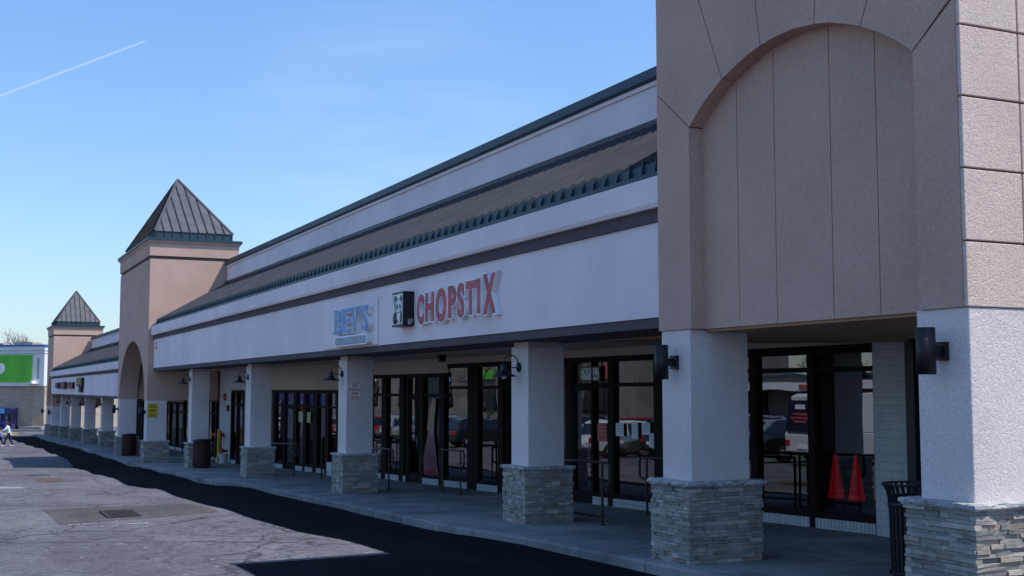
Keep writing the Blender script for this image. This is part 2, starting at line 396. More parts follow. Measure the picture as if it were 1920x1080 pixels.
# near-black sheets laid inside the cast shadows, shade put into the asphalt colour
def shade_edge(y): return 5.29 - .0125*max(0, y-15) if y < 50 else (4.85 + (y-50)*.045 if y < 60 else 5.30 - (y-60)*.006)  # follows the edge of the canopy's cast shadow
ground_sheet('shade_strip', [lambda y, t=t: shade_edge(y) + (lerp_table(KERB, y) + .05 - shade_edge(y))*t for t in (0,.25,.5,.75,1)], frange(-8, 106, .4), M['shade_black'], .008)
ground_sheet('tower_shade_sheet', [3.30,3.8,4.3,4.8,5.295], frange(-8, 14.95, .4), M['shade_black'], .008)  # painted shade filling the near tower's shadow outline
# sidewalk with kerb
mb = MB(); ys = sorted(set(frange(-15, 108, .5) + [32.7, 33.6, 17.0])); vs = []; fs = []
for y in ys:
    k = lerp_table(KERB, y); z = walk_z(y); rz = road_z(k, y) - .15
    vs += [(k, y, rz), (k, y, z-.03), (k+.012, y, z-.010), (k+.035, y, z), (k+.16, y, z), (k+.165, y, z-.006), (k+.172, y, z-.006), (k+.177, y, z), (14.5, y, z)]
n = 9
for j in range(len(ys)-1):
    for i in range(n-1): fs.append((j*n+i, j*n+i+1, (j+1)*n+i+1, (j+1)*n+i))
mb.add(vs, fs); 
mb.quad((lerp_table(KERB,108),108,walk_z(108)-.3),(14.5,108,walk_z(108)-.3),(14.5,108,walk_z(108)),(lerp_table(KERB,108),108,walk_z(108)))
tag(mb.build('sidewalk', M['concrete'], fix=False), kind='structure')
# asphalt patch around drain, painted marks
def poly_sheet(name, poly, mat, dz, n=10):
    # bilinear patch over quad poly
    a, b, c, d = poly; mb = MB(); vs = []; fs = []
    for j in range(n+1):
        for i in range(n+1):
            u = i/n; v = j/n
            x = (a[0]*(1-u)+b[0]*u)*(1-v) + (d[0]*(1-u)+c[0]*u)*v; y = (a[1]*(1-u)+b[1]*u)*(1-v) + (d[1]*(1-u)+c[1]*u)*v
            vs.append((x, y, road_z(x, y)+dz))
    for j in range(n):
        for i in range(n): fs.append((j*(n+1)+i, j*(n+1)+i+1, (j+1)*(n+1)+i+1, (j+1)*(n+1)+i))
    mb.add(vs, fs, True); return mb.build(name, mat, fix=False)
tag(poly_sheet('asphalt_patch', [(2.0,23.1),(4.95,23.9),(4.98,26.9),(1.95,26.9)], M['patch'], .006, 14), kind='structure')
for i, (x0,x1,y0,y1) in enumerate([(2.1,2.32,22.85,22.97),(2.36,2.6,22.92,23.0),(3.0,3.4,22.35,22.45),(2.46,2.62,22.1,22.18),(2.72,2.86,22.05,22.16)]):
    o = poly_sheet('painted_marking', [(x0,y0),(x1,y0+.05),(x1,y1+.05),(x0,y1)], M['worn_paint'], .007, 2); tag(o, kind='structure')
o = poly_sheet('painted_marking', [(.9,37.6),(2.35,37.1),(2.2,38.3),(.9,39.6)], asphalt('pale_asphalt', (.24,.25,.28), False), .007, 4); tag(o, kind='structure')
o = poly_sheet('asphalt_patch', [(2.75,39.6),(3.5,39.4),(3.5,41.2),(2.75,41.4)], asphalt('reddish_patch', (.13,.085,.075), False), .007, 4); tag(o, kind='structure')
for (a, b) in [((4.6,116),(5.9,112)), ((1.5,113),(6.3,116.5))]:
    d = Vector((b[0]-a[0], b[1]-a[1], 0)).normalized(); r = Vector((-d.y, d.x, 0))*.35
    o = poly_sheet('painted_marking', [(a[0]-r.x,a[1]-r.y),(b[0]-r.x,b[1]-r.y),(b[0]+r.x,b[1]+r.y),(a[0]+r.x,a[1]+r.y)], M['yellow'], .01, 4); tag(o, kind='structure')
# parking bay lines in the lot beside the road
for i in range(16):
    y = 18 + i*2.8
    o = poly_sheet('painted_marking', [(-16,y),(-11,y),(-11,y+.1),(-16,y+.1)], M['yellow'], .012, 3); tag(o, kind='structure')
# drain grate
g = empty('drain_grate', (3.2, 24.5, road_z(3.2,24.5)), 'rusty slotted storm drain grate set in the brown patch of the road', 'drain')
mb = MB(); z = road_z(3.2, 24.5)
for (x0,x1,y0,y1) in [(2.88,2.93,23.85,25.15),(3.45,3.50,23.85,25.15),(2.93,3.45,23.85,23.92),(2.93,3.45,25.08,25.15)]: mb.box(x0,x1,y0,y1,z-.02,z+.03)
mb.build('grate_frame', M['iron'], g)
mb = MB()
for i in range(11):
    y = 23.98 + i*.105; mb.box(2.93,3.45,y,y+.045,z-.01,z+.027)
mb.box(3.17,3.21,23.92,25.08,z-.01,z+.022); mb.build('grate_bars', M['iron'], g)
mb = MB(); mb.box(2.93,3.45,23.92,25.08,z-.015,z+.012); mb.build('pit', M['sign_black'], g)
mb = MB(); mb.lathe([(.36,-.02),(.36,.016),(.33,.018),(0.001,.018)], (3.15,44.8,road_z(3.15,44.8)), 20)
tag(mb.build('manhole_cover', M['iron']), 'round dark iron manhole cover in the sunlit road beyond the drain', 'manhole cover')

# ---------------------------------------------------------------- ledge stone bases
def ledge(x0, x1, y0, y1, zb, zt, seed, fine=True):
    rnd = random.Random(seed); mb = MB()
    mb.slab(x0+.045, x1-.045, y0+.045, y1-.045, zb-.05, zb-.05, zt, zt)
    z = zb - .04
    hs = (.028,.05) if fine else (.05,.08)
    ln = (.09,.34) if fine else (.15,.4)
    while z < zt - .012:
        h = min(rnd.uniform(*hs), zt - z)
        if zt - z - h < .015: h = zt - z
        for side in range(4):
            L = (x1-x0) if side in (0,2) else (y1-y0)
            p = 0.0
            while p < L - 1e-6:
                l = rnd.uniform(*ln)
                if L - p - l < .07: l = L - p
                hh = h
                out = rnd.uniform(-.006, .024); gp = .0016
                a, b = p + (gp if p > 0 else -out*.6), p + l - (gp if p+l < L-1e-6 else -out*.6)
                za, zz = z + gp, z + hh - gp
                j = lambda: rnd.uniform(-.006, .006)
                if side == 0:   q = lambda u, w, t: (x0+u, y0-w, t)
                elif side == 2: q = lambda u, w, t: (x1-u, y1+w, t)
                elif side == 1: q = lambda u, w, t: (x0-w, y1-u, t)
                else:           q = lambda u, w, t: (x1+w, y0+u, t)
                f = [q(a, out+j(), za+j()*.3), q(b, out+j(), za+j()*.3), q(b, out+j(), zz+j()*.3), q(a, out+j(), zz+j()*.3)]
                bk = [q(a, -.05, za), q(b, -.05, za), q(b, -.05, zz), q(a, -.05, zz)]
                mb.add(f+bk, [(0,1,2,3),(4,7,6,5),(0,4,5,1),(1,5,6,2),(2,6,7,3),(3,7,4,0)])
                p += l
        z += h
    return mb
def rough_cap(x0, x1, y0, y1, z0, z1, seed):
    rnd = random.Random(seed); pts = []
    def side(ax, ay, bx, by):
        n = max(3, int(math.hypot(bx-ax, by-ay)/.045))
        for i in range(n):
            t = i/n; pts.append((ax+(bx-ax)*t, ay+(by-ay)*t))
    side(x0,y0,x1,y0); side(x1,y0,x1,y1); side(x1,y1,x0,y1); side(x0,y1,x0,y0)
    mb = MB(); n = len(pts); rings = []
    for z, ins in ((z0, .012), (z0+(z1-z0)*.4, -.002), (z1-.008, .004), (z1, .014)):
        R = []
        for (x, y) in pts:
            cx, cy = (x0+x1)/2, (y0+y1)/2; jj = rnd.uniform(-.009, .009) + ins
            dx = -1 if x > cx else 1; dy = -1 if y > cy else 1
            ex = abs(abs(x-cx) - (x1-x0)/2) < 1e-4; ey = abs(abs(y-cy) - (y1-y0)/2) < 1e-4
            R.append((x + (dx*jj if ex else 0), y + (dy*jj if ey else 0), z + rnd.uniform(-.003,.003)))
        rings.append(R)
    vs = [v for R in rings for v in R]; fs = [tuple(range(n))[::-1], tuple(3*n+i for i in range(n))]
    for k in range(3):
        for i in range(n): fs.append((k*n+i, k*n+(i+1)%n, (k+1)*n+(i+1)%n, (k+1)*n+i))
    mb.add(vs, fs); return mb

# ---------------------------------------------------------------- canopy wing cross-section
def column(parent, x0, x1, y0, y1, ztop, seed, hb=.865, fine=True, zneck=None, name='column', shaft_mat='white', zfl=None):
    zb = (walk_z((y0+y1)/2) if zfl is None else zfl)
    zc = zb + hb
    mb = MB(); mb.box(x0, x1, y0, y1, zc-.06, ztop)
    sh = mb.build(name, M[shaft_mat], parent, bevel=.012)
    if zneck: 
        mb = MB(); mb.box(x0+.03, x1-.03, y0+.04, y1-.04, ztop-.01, zneck); mb.build('neck', M[shaft_mat], sh)
    e = .085
    ledge(x0-e, x1+e, y0-e, y1+e, zb, zc-.055, seed, fine).build('stone_base', M['stone'], sh, fix=False)
    # cap in two or three slabs
    rough_cap(x0-e-.045, x1+e+.045, y0-e-.045, y1+e+.045, zc-.055, zc, seed+5).build('cap_stone', M['cap'], sh)
    return sh
def standing_roof(mb, ribs, xa, za, xb, zb, y0, y1, pitch=.31):
    """sloped pan from (xa,za) low to (xb,zb) high with ribs across"""
    mb.quad((xa,y0,za),(xa,y1,za),(xb,y1,zb),(xb,y0,zb))
    d = Vector((xb-xa,0,zb-za)).normalized(); up = Vector((-d.z,0,d.x))
    y = y0 + pitch*.7
    while y < y1 - .05:
        ribs.bar((xa-.02, y, za), (xb, y, zb), .022, .034, up)
        y += pitch
def canopy(root, y0, y1, dz, dzp, split=None):
    """fascia, roof, parapet of one wing; dz lowers fascia, dzp lowers parapet"""
    mb = MB(); mb.box(7.66, 7.92, y0, y1, .85+dz, 1.98+dz); mb.build('fascia', M['fascia'], root)
    mb = MB(); mb.box(7.68, 8.85, y0, y1, .725+dz, .848+dz); mb.box(7.625, 7.95, y0, y1, 1.982+dz, 2.138+dz); mb.build('fascia_band', M['band'], root)
    mb = MB(); mb.prism_y([(7.56,2.14+dz),(7.95,2.14+dz),(7.95,2.50+dz),(7.535,2.50+dz),(7.535,2.19+dz)], y0, y1); mb.build('fascia_cap', M['fascia'], root)
    mb = MB(); mb.box(7.56, 7.95, y0, y1, 2.502+dz, 2.565+dz); mb.box(7.74, 7.95, y0, y1, 2.567+dz, 2.74+dz)
    y = y0 + .31*.7
    while y < y1-.05:
        mb.prism_y([(7.74,2.567+dz),(7.69,2.567+dz),(7.72,2.795+dz),(7.78,2.795+dz)], y-.012, y+.012); y += .31
    mb.build('eave_trim', M['roof_edge'], root)
    mb = MB(); rb = MB(); standing_roof(mb, rb, 7.74, 2.742+dz, 10.5, 4.33+dzp, y0, y1); rf = mb.build('roof', M['roof'], root, fix=False); tag(rb.build('seams', M['rib'], rf, fix=False), kind='stuff')
    mb = MB(); mb.box(10.5, 10.9, y0, y1, 3.0+dzp, 5.06+dzp); mb.box(10.46, 10.9, y0, y1, 4.985+dzp, 5.058+dzp); mb.build('parapet', M['fascia'], root)
    mb = MB(); mb.prism_y([(10.40,4.275+dzp),(10.498,4.33+dzp),(10.498,4.42+dzp),(10.47,4.42+dzp),(10.40,4.36+dzp)], y0, y1); mb.build('flashing', M['black'], root)
    mb = MB(); mb.prism_y([(10.43,5.062+dzp),(10.95,5.062+dzp),(10.95,5.26+dzp),(10.40,5.26+dzp),(10.40,5.10+dzp)], y0, y1); mb.build('coping', M['roof_edge'], root)
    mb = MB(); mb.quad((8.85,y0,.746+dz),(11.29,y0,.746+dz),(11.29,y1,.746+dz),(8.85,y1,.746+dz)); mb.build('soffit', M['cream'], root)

def storefront(root, X, y0, y1, zh, ztr, mull, doors=(), frame='bronze', sill=.14, hw=.10, depth=.09, posts=(), sillmat='sill_brick', door_handle=True):
    """mull: list of (ya,yb) vertical mullions; doors: list of (ya,yb) clear door leaves between mullions"""
    wz = lambda y: walk_z(y)
    fm = MB(); fm.box(X-.02, X+depth, y0, y1, zh-hw, zh)
    spans = []; cur = y0
    ms = sorted(mull)
    for a, b in ms:
        if a > cur + .02: spans.append((cur, a))
        fm.slab(X-.035, X+depth, a, b, wz(a)-.02, wz(b)-.02, zh-hw-.002, zh-hw-.002); cur = max(cur, b)
    if y1 > cur + .02: spans.append((cur, y1))
    sm = MB(); pl = []; dl = []
    for a, b in spans:
        isd = any(d0-.05 < (a+b)/2 < d1+.05 for d0, d1 in doors)
        if ztr is not None: fm.box(X-.02, X+depth, a, b, ztr-.035, ztr+.035); pl.append((a, b, ztr+.035, ztr+.035, zh-hw)); top = ztr-.035
        else: top = zh-hw
        if isd: dl.append((a, b, top))
        else:
            sl = sill if sill else .02
            if sill: sm = MB(); sm.slab(X-.05, X+depth+.03, a, b, wz(a)-.03, wz(b)-.03, wz(a)+sl, wz(b)+sl); sm.build('window_sill', M[sillmat], root)
            fm.slab(X-.02, X+depth, a, b, wz(a)+sl, wz(b)+sl, wz(a)+sl+.08, wz(b)+sl+.08)
            pl.append((a, b, wz(a)+sl+.08, wz(b)+sl+.08, top))
    f = fm.build('storefront_frame', M[frame], root)
    for a, b, za, zb, zt in pl:
        p = MB(); p.quad((X+.03,a,za),(X+.03,a,zt),(X+.03,b,zt),(X+.03,b,zb)); p.build('pane', M['glass'], f, fix=False)
    for a, b, top in dl:
        m = MB(); w = .07; z0 = wz((a+b)/2)+.02
        m.box(X-.012, X+.05, a+.006, a+w, z0, top-.006); m.box(X-.012, X+.05, b-w, b-.006, z0, top-.006)
        m.box(X-.012, X+.05, a+w, b-w, top-w-.006, top-.006); m.box(X-.012, X+.05, a+w, b-w, z0, z0+.2)
        d = m.build('door', M[frame], root)
        p = MB(); p.quad((X+.02,a+w,z0+.2),(X+.02,a+w,top-w),(X+.02,b-w,top-w),(X+.02,b-w,z0+.2)); p.build('pane', M['glass'], d, fix=False)
        hm = MB(); hy = a+w*.5; hm.tube([(X-.01,hy,z0+.85),(X-.07,hy,z0+.85),(X-.07,hy,z0+1.15),(X-.01,hy,z0+1.15)], .012, 8); hm.build('handle', M['metal_grey'], d)
    return f

# ================================================================ main wing between the near and middle tower
A = empty('shopping_arcade', (9, 31, walk_z(31)), 'long white shopping arcade with ribbed metal roof between near and middle tower', 'building')
canopy(A, 11.92, 50.18, 0, 0)
for i, y in enumerate((16.77, 25.95, 35.13, 44.2)):
    column(A, 8.09, 8.71, y, y+.60, .655, 20+i, .865, i < 2, .724)
mb = MB()
def wall(y0, y1, X, z0, z1, m): m.box(X, X+.25, y0, y1, z0, z1)
wall(16.9, 27.2, 11.0, .60, 2.2, mb); wall(11.92, 16.85, 11.3, .618, 2.2, mb); mb.box(11.0, 11.4, 16.852, 16.898, -2.1, 2.2); wall(27.2, 34.3, 11.0, .395, 2.2, mb); mb.build('wall_above_windows', M['cream'], A)
mb = MB(); wall(34.3, 43.0, 10.6, -.02, 2.2, mb); wall(43.0, 43.4, 10.6, -3, 2.2, mb); mb.box(10.6, 11.3, 34.0, 34.3, -3.0, 2.2); mb.build('wall_above_windows', M['cream'], A)
mb = MB(); wall(43.4, 45.45, 10.25, -3.1, .74, mb); wall(45.45, 47.65, 10.25, -.03, .74, mb); wall(47.65, 49.9, 10.25, -3.1, .74, mb)
mb.box(10.5,10.62,43.2,43.4,-3,.74); mb.build('wall', M['brick_white'], A)
mb = MB(); mb.box(10.22, 10.5, 49.9, 53.5, -.42, .74); mb.build('bulkhead', M['maroon_wall'], A)
storefront(A, 10.25, 49.9, 53.5, -.42, -1.0, [(50.4,50.6),(51.2,51.36),(52.3,52.5)])
# storefronts
storefront(A, 11.3, 12.70, 16.85, .616, .278, [(12.70,12.77),(13.99,14.14),(15.36,15.52),(16.6,16.85)], hw=.12)
storefront(A, 11.0, 16.9, 23.7, .60, .085, [(16.9,17.83),(19.21,19.41),(19.97,20.02),(20.79,21.06),(22.5,22.62)], doors=[(20.02,20.79)])
storefront(A, 11.0, 23.7, 27.2, .60, .04, [(23.7,23.77),(23.97,24.24),(25.34,25.60),(25.62,25.92)])
storefront(A, 11.0, 27.2, 34.0, .395, -.15, [(27.37,27.7),(28.77,29.07),(29.85,30.0),(30.17,30.52),(31.56,31.96),(33.0,33.3)], doors=[(29.07,29.85)])
storefront(A, 10.6, 34.3, 43.0, -.02, -.535, [(34.3,34.9),(35.67,36.01),(36.87,37.32),(38.15,38.49),(39.3,39.7),(40.8,40.95),(42.07,42.41)], doors=[(39.7,40.8)])
storefront(A, 10.25, 45.45, 47.65, -.03, -.545, [(45.45,45.62),(46.5,46.62),(47.5,47.65)], doors=[(45.62,46.5)])
mb = MB(); mb.slab(11.2, 11.5, 12.05, 12.69, -1.95, -1.96, .66, .67); mb.build('brick_pier', M['brick_white'], A)
mb = MB(); mb.box(11.14, 11.3, 11.88, 12.03, -1.94, .655); mb.build('downpipe', M['black'], A)
# dropped brown ceiling behind the near tower
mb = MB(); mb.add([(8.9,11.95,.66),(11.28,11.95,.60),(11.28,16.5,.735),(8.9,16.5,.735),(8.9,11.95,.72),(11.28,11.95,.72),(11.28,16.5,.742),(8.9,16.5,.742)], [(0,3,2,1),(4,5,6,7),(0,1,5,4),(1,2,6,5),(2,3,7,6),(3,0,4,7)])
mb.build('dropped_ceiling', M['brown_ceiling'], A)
# interiors
mb = MB()
mb.box(15.0, 15.2, 11.9, 50, -3.2, 2.2)
mb.quad((11.4,11.9,-1.85),(15.1,11.9,-1.85),(15.1,50,-2.86),(11.1,50,-2.86))
mb.quad((11.2,11.9,.9),(15.1,11.9,.9),(15.1,50,.9),(11.2,50,.9))
for y in (11.9, 16.75, 23.6, 34.1, 49.8): mb.box(11.2, 15.0, y-.06, y+.06, -3.1, 1.0)
mb.build('interior_shell', M['dark'], A)
mb = MB(); mb.box(11.5, 11.6, 19.3, 21.2, -2.1, .5); mb.build('partition', M['int_red'], A)
mb = MB(); mb.box(10.64, 10.65, 34.9, 42.9, -.50, -.12); mb.build('blue_valance', M['int_blue'], A)
mb = MB(); mb.box(10.95, 25, -8, 99, 3.5, 3.7); mb.build('flat_roof', M['dark'], A)
mb = MB(); mb.box(13.0, 24, -8, 11.8, -2.2, 4.3); mb.box(15.2, 25, 11.8, 50, -4, 3.5); mb.build('rear_mass', M['white'], A)
mb = MB(); mb.lathe([(.13,0),(.13,-.02),(.09,-.05),(.02,-.06)], (9.7, 19.9, .744), 18); mb.build('ceiling_light', M['sign_white'], A)
mb = MB(); mb.box(9.7, 9.86, 24.5, 24.6, .68, .745); mb.lathe([(.05,0),(.05,.14)], (9.72,24.55,.64), 10, 'x'); mb.build('security_camera', M['black'], A)
mb = MB()
for yy in (49.9,): mb.box(7.2, 7.66, 50.02, 50.06, 2.0, 2.0)

# ================================================================ near tower (big frame on the right)
T1 = empty('near_tower', (9, 9.6, walk_z(9.6)), 'tall beige tower bay with shallow arched recess and ledgestone piers closest to the camera', 'tower')
X0, Ya, Yb = 7.4, 7.27, 11.9
gpt = .007
arch = [(11.24,2.89),(11.03,3.05),(10.83,3.17),(10.60,3.28),(10.37,3.36),(10.14,3.43),(9.92,3.472),(9.66,3.498),(9.4,3.50),(9.08,3.462),(8.86,3.415),(8.64,3.34),(8.44,3.262),(8.22,3.155),(8.0,3.02),(7.8,2.87)]
joints = [((11.24,2.89),(11.9,3.40)), ((10.60,3.28),(11.42,5.2)), ((9.92,3.472),(10.2,5.2)), ((9.08,3.462),(8.9,5.2)), ((8.44,3.262),(7.55,5.2)), ((7.8,2.87),(7.27,3.24))]
def shift(j, s):
    (a, b) = j; dy = b[0]-a[0]; dz = b[1]-a[1]; L = math.hypot(dy, dz); n = (-dz/L*s, dy/L*s)
    return (a[0]+n[0], a[1]+n[1]), (b[0]+n[0], b[1]+n[1])
mb = MB()
z0 = .66
# piers of the frame (below first joint)
a, b = shift(joints[0], -gpt); mb.prism_x([(11.9,z0),(11.9,b[1]),(11.24,a[1]-.004),(11.24,z0)], X0, 7.6)
a, b = shift(joints[5], gpt); mb.prism_x([(7.8,z0),(7.8,a[1]-.004),(7.312,b[1]-.03),(7.312,z0)], X0, 7.6)
def between(i0, i1): return arch[i0+1:i1]
idx = [arch.index(j[0]) for j in joints]
tops = {0: [(11.9, 5.2)], 1: [], 2: [], 3: [], 4: [(7.27, 5.2)]}
for k in range(5):
    a0, b0 = shift(joints[k], gpt); a1, b1 = shift(joints[k+1], -gpt)
    # orientation: shift sign so pieces move apart
    mid = arch[(idx[k]+idx[k+1])//2]
    cand0 = min((shift(joints[k], s) for s in (gpt,-gpt)), key=lambda q: abs(q[0][0]-mid[0])+abs(q[0][1]-mid[1]-1)+abs(q[1][0]-9.5)*(.0))
    cand0 = shift(joints[k], gpt) if k > 0 else shift(joints[k], gpt)
    cand1 = shift(joints[k+1], -gpt)
    poly = [cand0[0]] + between(idx[k], idx[k+1]) + [cand1[0], cand1[1]] + tops[k] + [cand0[1]]
    poly = [(min(11.9,max(7.312,y)), min(5.2,z)) for y, z in poly]
    mb.prism_x(poly, X0, 7.6)
fr = mb.build('arch_frame', M['beige'], T1)
mb = MB(); 
pan = arch[:]
ys_cut = [11.24, 10.60, 9.96, 9.10, 8.47, 7.8]
def arch_z(y):
    for (y0_, z0_), (y1_, z1_) in zip(arch, arch[1:]):
        if y1_ <= y <= y0_: return z0_ + (z1_-z0_)*(y0_-y)/(y0_-y1_)
    return 2.9
for k in range(5):
    ya, yb = ys_cut[k], ys_cut[k+1]
    g0 = .006 if k else 0; g1 = .006 if k < 4 else 0
    ysx = [ya-g0] + [p[0] for p in arch if yb+g1 < p[0] < ya-g0] + [yb+g1]
    poly = [(ya-g0, z0)] + [(y, arch_z(y)+.02) for y in ysx] + [(yb+g1, z0)]
    mb.prism_x(poly, 7.585, 7.625)
mb.build('recessed_panel', M['beige'], T1)
mb = MB(); mb.box(7.612, 7.9, 7.5, 11.7, z0+.004, 5.2); mb.box(7.42, 7.60, 11.25, 11.88, 2.5, 5.19); mb.box(7.42,7.6,7.33,7.79,2.5,5.19); mb.box(7.42, 7.6, 7.8, 11.24, 3.56, 5.19); mb.build('groove_backing', M['beige_dark'], T1)
# body behind plus end faces
mb = MB(); mb.box(7.9, 11.2, 7.32, 11.86, z0+.002, 5.2); mb.box(7.602, 8.03, 11.868, 11.90, z0, 5.2); mb.box(8.03, 11.2, 11.868, 11.9, z0, 5.2); mb.build('body', M['beige'], T1)
mb = MB(); mb.box(7.45, 11.15, 7.292, 7.311, z0+.01, 5.19); mb.build('groove_backing', M['beige_dark'], T1)
mb = MB()
zs = [z0] + [1.19+.592*i for i in range(7)]
zs = [z for z in zs if z < 5.1] + [5.2]
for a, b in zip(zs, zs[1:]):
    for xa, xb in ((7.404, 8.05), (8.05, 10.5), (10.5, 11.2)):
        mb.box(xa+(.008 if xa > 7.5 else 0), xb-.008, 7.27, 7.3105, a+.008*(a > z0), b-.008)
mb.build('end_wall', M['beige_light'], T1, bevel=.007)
def cornice_and_roof(T, xa, xb, ya, yb, zt, inset=.22, apex=None, H=2.75):
    """zt: top of plain body (groove level)"""
    mb = MB(); mb.box(xa+.03, xb-.03, ya+.03, yb-.03, zt-.02, zt+.13); mb.build('shadow_groove', M['beige_dark'], T)
    mb = MB(); o = .03
    mb.box(xa-o, xb+o, ya-o, yb+o, zt+.13, zt+.62); o = .09
    prof = [(.03,.622),(.055,.65),(.10,.70),(.10,.75)]
    for (o0,h0),(o1,h1) in zip(prof, prof[1:]):
        mb.hexa([(xa-o0,ya-o0,zt+h0),(xb+o0,ya-o0,zt+h0),(xb+o0,yb+o0,zt+h0),(xa-o0,yb+o0,zt+h0),(xa-o1,ya-o1,zt+h1),(xb+o1,ya-o1,zt+h1),(xb+o1,yb+o1,zt+h1),(xa-o1,yb+o1,zt+h1)])
    mb.build('cornice', M['beige'], T)
    mb = MB(); o = .14; mb.box(xa-o, xb+o, ya-o, yb+o, zt+.752, zt+.86); mb.build('coping', M['roof_edge'], T)
    # skirt and pyramid
    px0, px1, py0, py1 = xa+inset, xb-inset, ya+inset, yb-inset
    zs, ze = zt+.862, zt+1.16
    mb = MB(); mb.box(px0, px1, py0, py1, zs, ze)
    cx, cy = (px0+px1)/2, (py0+py1)/2
    nx_ = max(2, int(round((px1-px0)/.36))); ny_ = max(2, int(round((py1-py0)/.42)))
    for i in range(nx_+1):
        x = px0+.015 + (px1-px0-.03)*i/nx_
        mb.bar((x,py0,zs),(x,py0,ze),.025,.03,(0,-1,0)); mb.bar((x,py1,zs),(x,py1,ze),.025,.03,(0,1,0))
    for i in range(ny_+1):
        y = py0+.015 + (py1-py0-.03)*i/ny_
        mb.bar((px0,y,zs),(px0,y,ze),.025,.03,(-1,0,0)); mb.bar((px1,y,zs),(px1,y,ze),.025,.03,(1,0,0))
    mb.build('roof_skirt', M['roof_edge'], T)
    rbm = MB()
    mb = MB(); za = ze+.002; ap = Vector((cx, cy, za+H)); e = .03
    C = [Vector((px0-e,py0-e,za)),Vector((px1+e,py0-e,za)),Vector((px1+e,py1+e,za)),Vector((px0-e,py1+e,za))]
    for i in range(4):
        p, q = C[i], C[(i+1)%4]
        mb.quad(p, q, ap)
        nrm = (q-p).cross(ap-p).normalized(); m = (p+q)/2; n_ = nx_ if i % 2 == 0 else ny_
        for k in range(1, n_):
            t = k/n_; s = p.lerp(q, t); f = 1-abs(t-.5)*2
            if f < .05: continue
            en = s + (ap-m)*f*.985
            rbm.bar(s, en, .03, .045, nrm)
    mb.quad(C[0], C[3], C[2], C[1])
    for c in C: mb.bar(c, ap+Vector((0,0,.01)), .09, .035, (c-Vector((cx,cy,za))).normalized()+Vector((0,0,1)))
    pr_ = mb.build('pyramid_roof', M['pyr'], T); rbm.build('seams', M['seam_dark'], pr_)
cornice_and_roof(T1, 7.4, 11.2, 7.27, 11.9, 5.22)
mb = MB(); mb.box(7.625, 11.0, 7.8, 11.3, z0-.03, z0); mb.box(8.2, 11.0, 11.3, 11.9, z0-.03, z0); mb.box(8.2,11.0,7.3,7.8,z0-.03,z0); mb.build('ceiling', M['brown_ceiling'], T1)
column(T1, 7.42, 8.19, 11.3, 11.88, z0-.002, 51, .87, True, None, 'pier', zfl=-1.865)
column(T1, 7.42, 8.19, 7.28, 7.86, z0-.002, 52, .87, True, None, 'pier', zfl=-1.765)
mb = MB(); mb.box(11.3, 11.5, 7.3, 11.87, -2.0, z0-.04); mb.build('rear_wall', M['brick_white'], T1)

# ================================================================ towers with tall round arch
def arch_tower(name, loc_y, xf, xb, ya, yb, zcol, ztop, ysp0, ysp1, crown, label, seed, side_x, H=2.75, inset=.22):
    T = empty(name, (9, loc_y, walk_z(loc_y)), label, 'tower')
    zsp = zcol + .02
    c = (ysp0+ysp1)/2; a = (ysp1-ysp0)/2; bb = crown - zsp
    pts = [(c + a*math.cos(t), zsp + bb*math.sin(t)) for t in [PI*i/28 for i in range(29)]]
    mb = MB()
    # front wall with arch hole, made of two halves
    right = [(yb, zcol)] + [(ysp1, zcol)] + pts[:15] + [(c, ztop), (yb, ztop)]
    left = [(c, ztop)] + pts[14:] + [(ysp0, zcol), (ya, zcol), (ya, ztop)]
    mb.prism_x(right, xf, xf+.8); mb.prism_x(left, xf, xf+.8)
    mb.build('arch_wall', M['beige'], T)
    mb = MB(); mb.box(xf+.802, xb, ya, ya+.5, zcol, ztop); mb.box(xf+.802, xb, yb-.5, yb, zcol, ztop); mb.box(xf+.802, xb, ya+.5, yb-.5, crown-.2, ztop)
    mb.box(xb-.3, xb, ya+.5, yb-.5, zcol, crown-.2)
    mb.build('body', M['beige'], T)
    cornice_and_roof(T, xf, xb, ya, yb, ztop, inset, H=H)
    column(T, xf+.015, xf+.785, ya+.015, ysp0-.015, zcol-.002, seed, .87, False, None, 'pier')
    column(T, xf+.015, xf+.785, ysp1+.015, yb-.015, zcol-.002, seed+1, .87, False, None, 'pier')
    return T
T2 = arch_tower('middle_tower', 54.5, 7.44, 10.95, 50.2, 59.1, -.44, 5.22, 50.95, 58.5, 2.06, 'beige tower with round arch and ribbed pyramid roof in the middle of the row', 60, 10.25, 2.85)
storefront(T2, 11.0, 53.5, 62, -.45, -1.1, [(53.5,54.2),(55.6,55.8),(57.1,57.3),(58.3,58.6),(60,60.2),(61.8,62)])
mb = MB(); mb.box(11.0, 11.2, 53.5, 62, -.45, 1.5); mb.box(8.25,11.0,50.75,58.6,1.2,1.25); mb.build('rear_wall', M['beige'], T2)
mb = MB(); mb.box(13.5,13.7,49,99,-4,1); mb.build('interior_shell', M['dark'], T2)

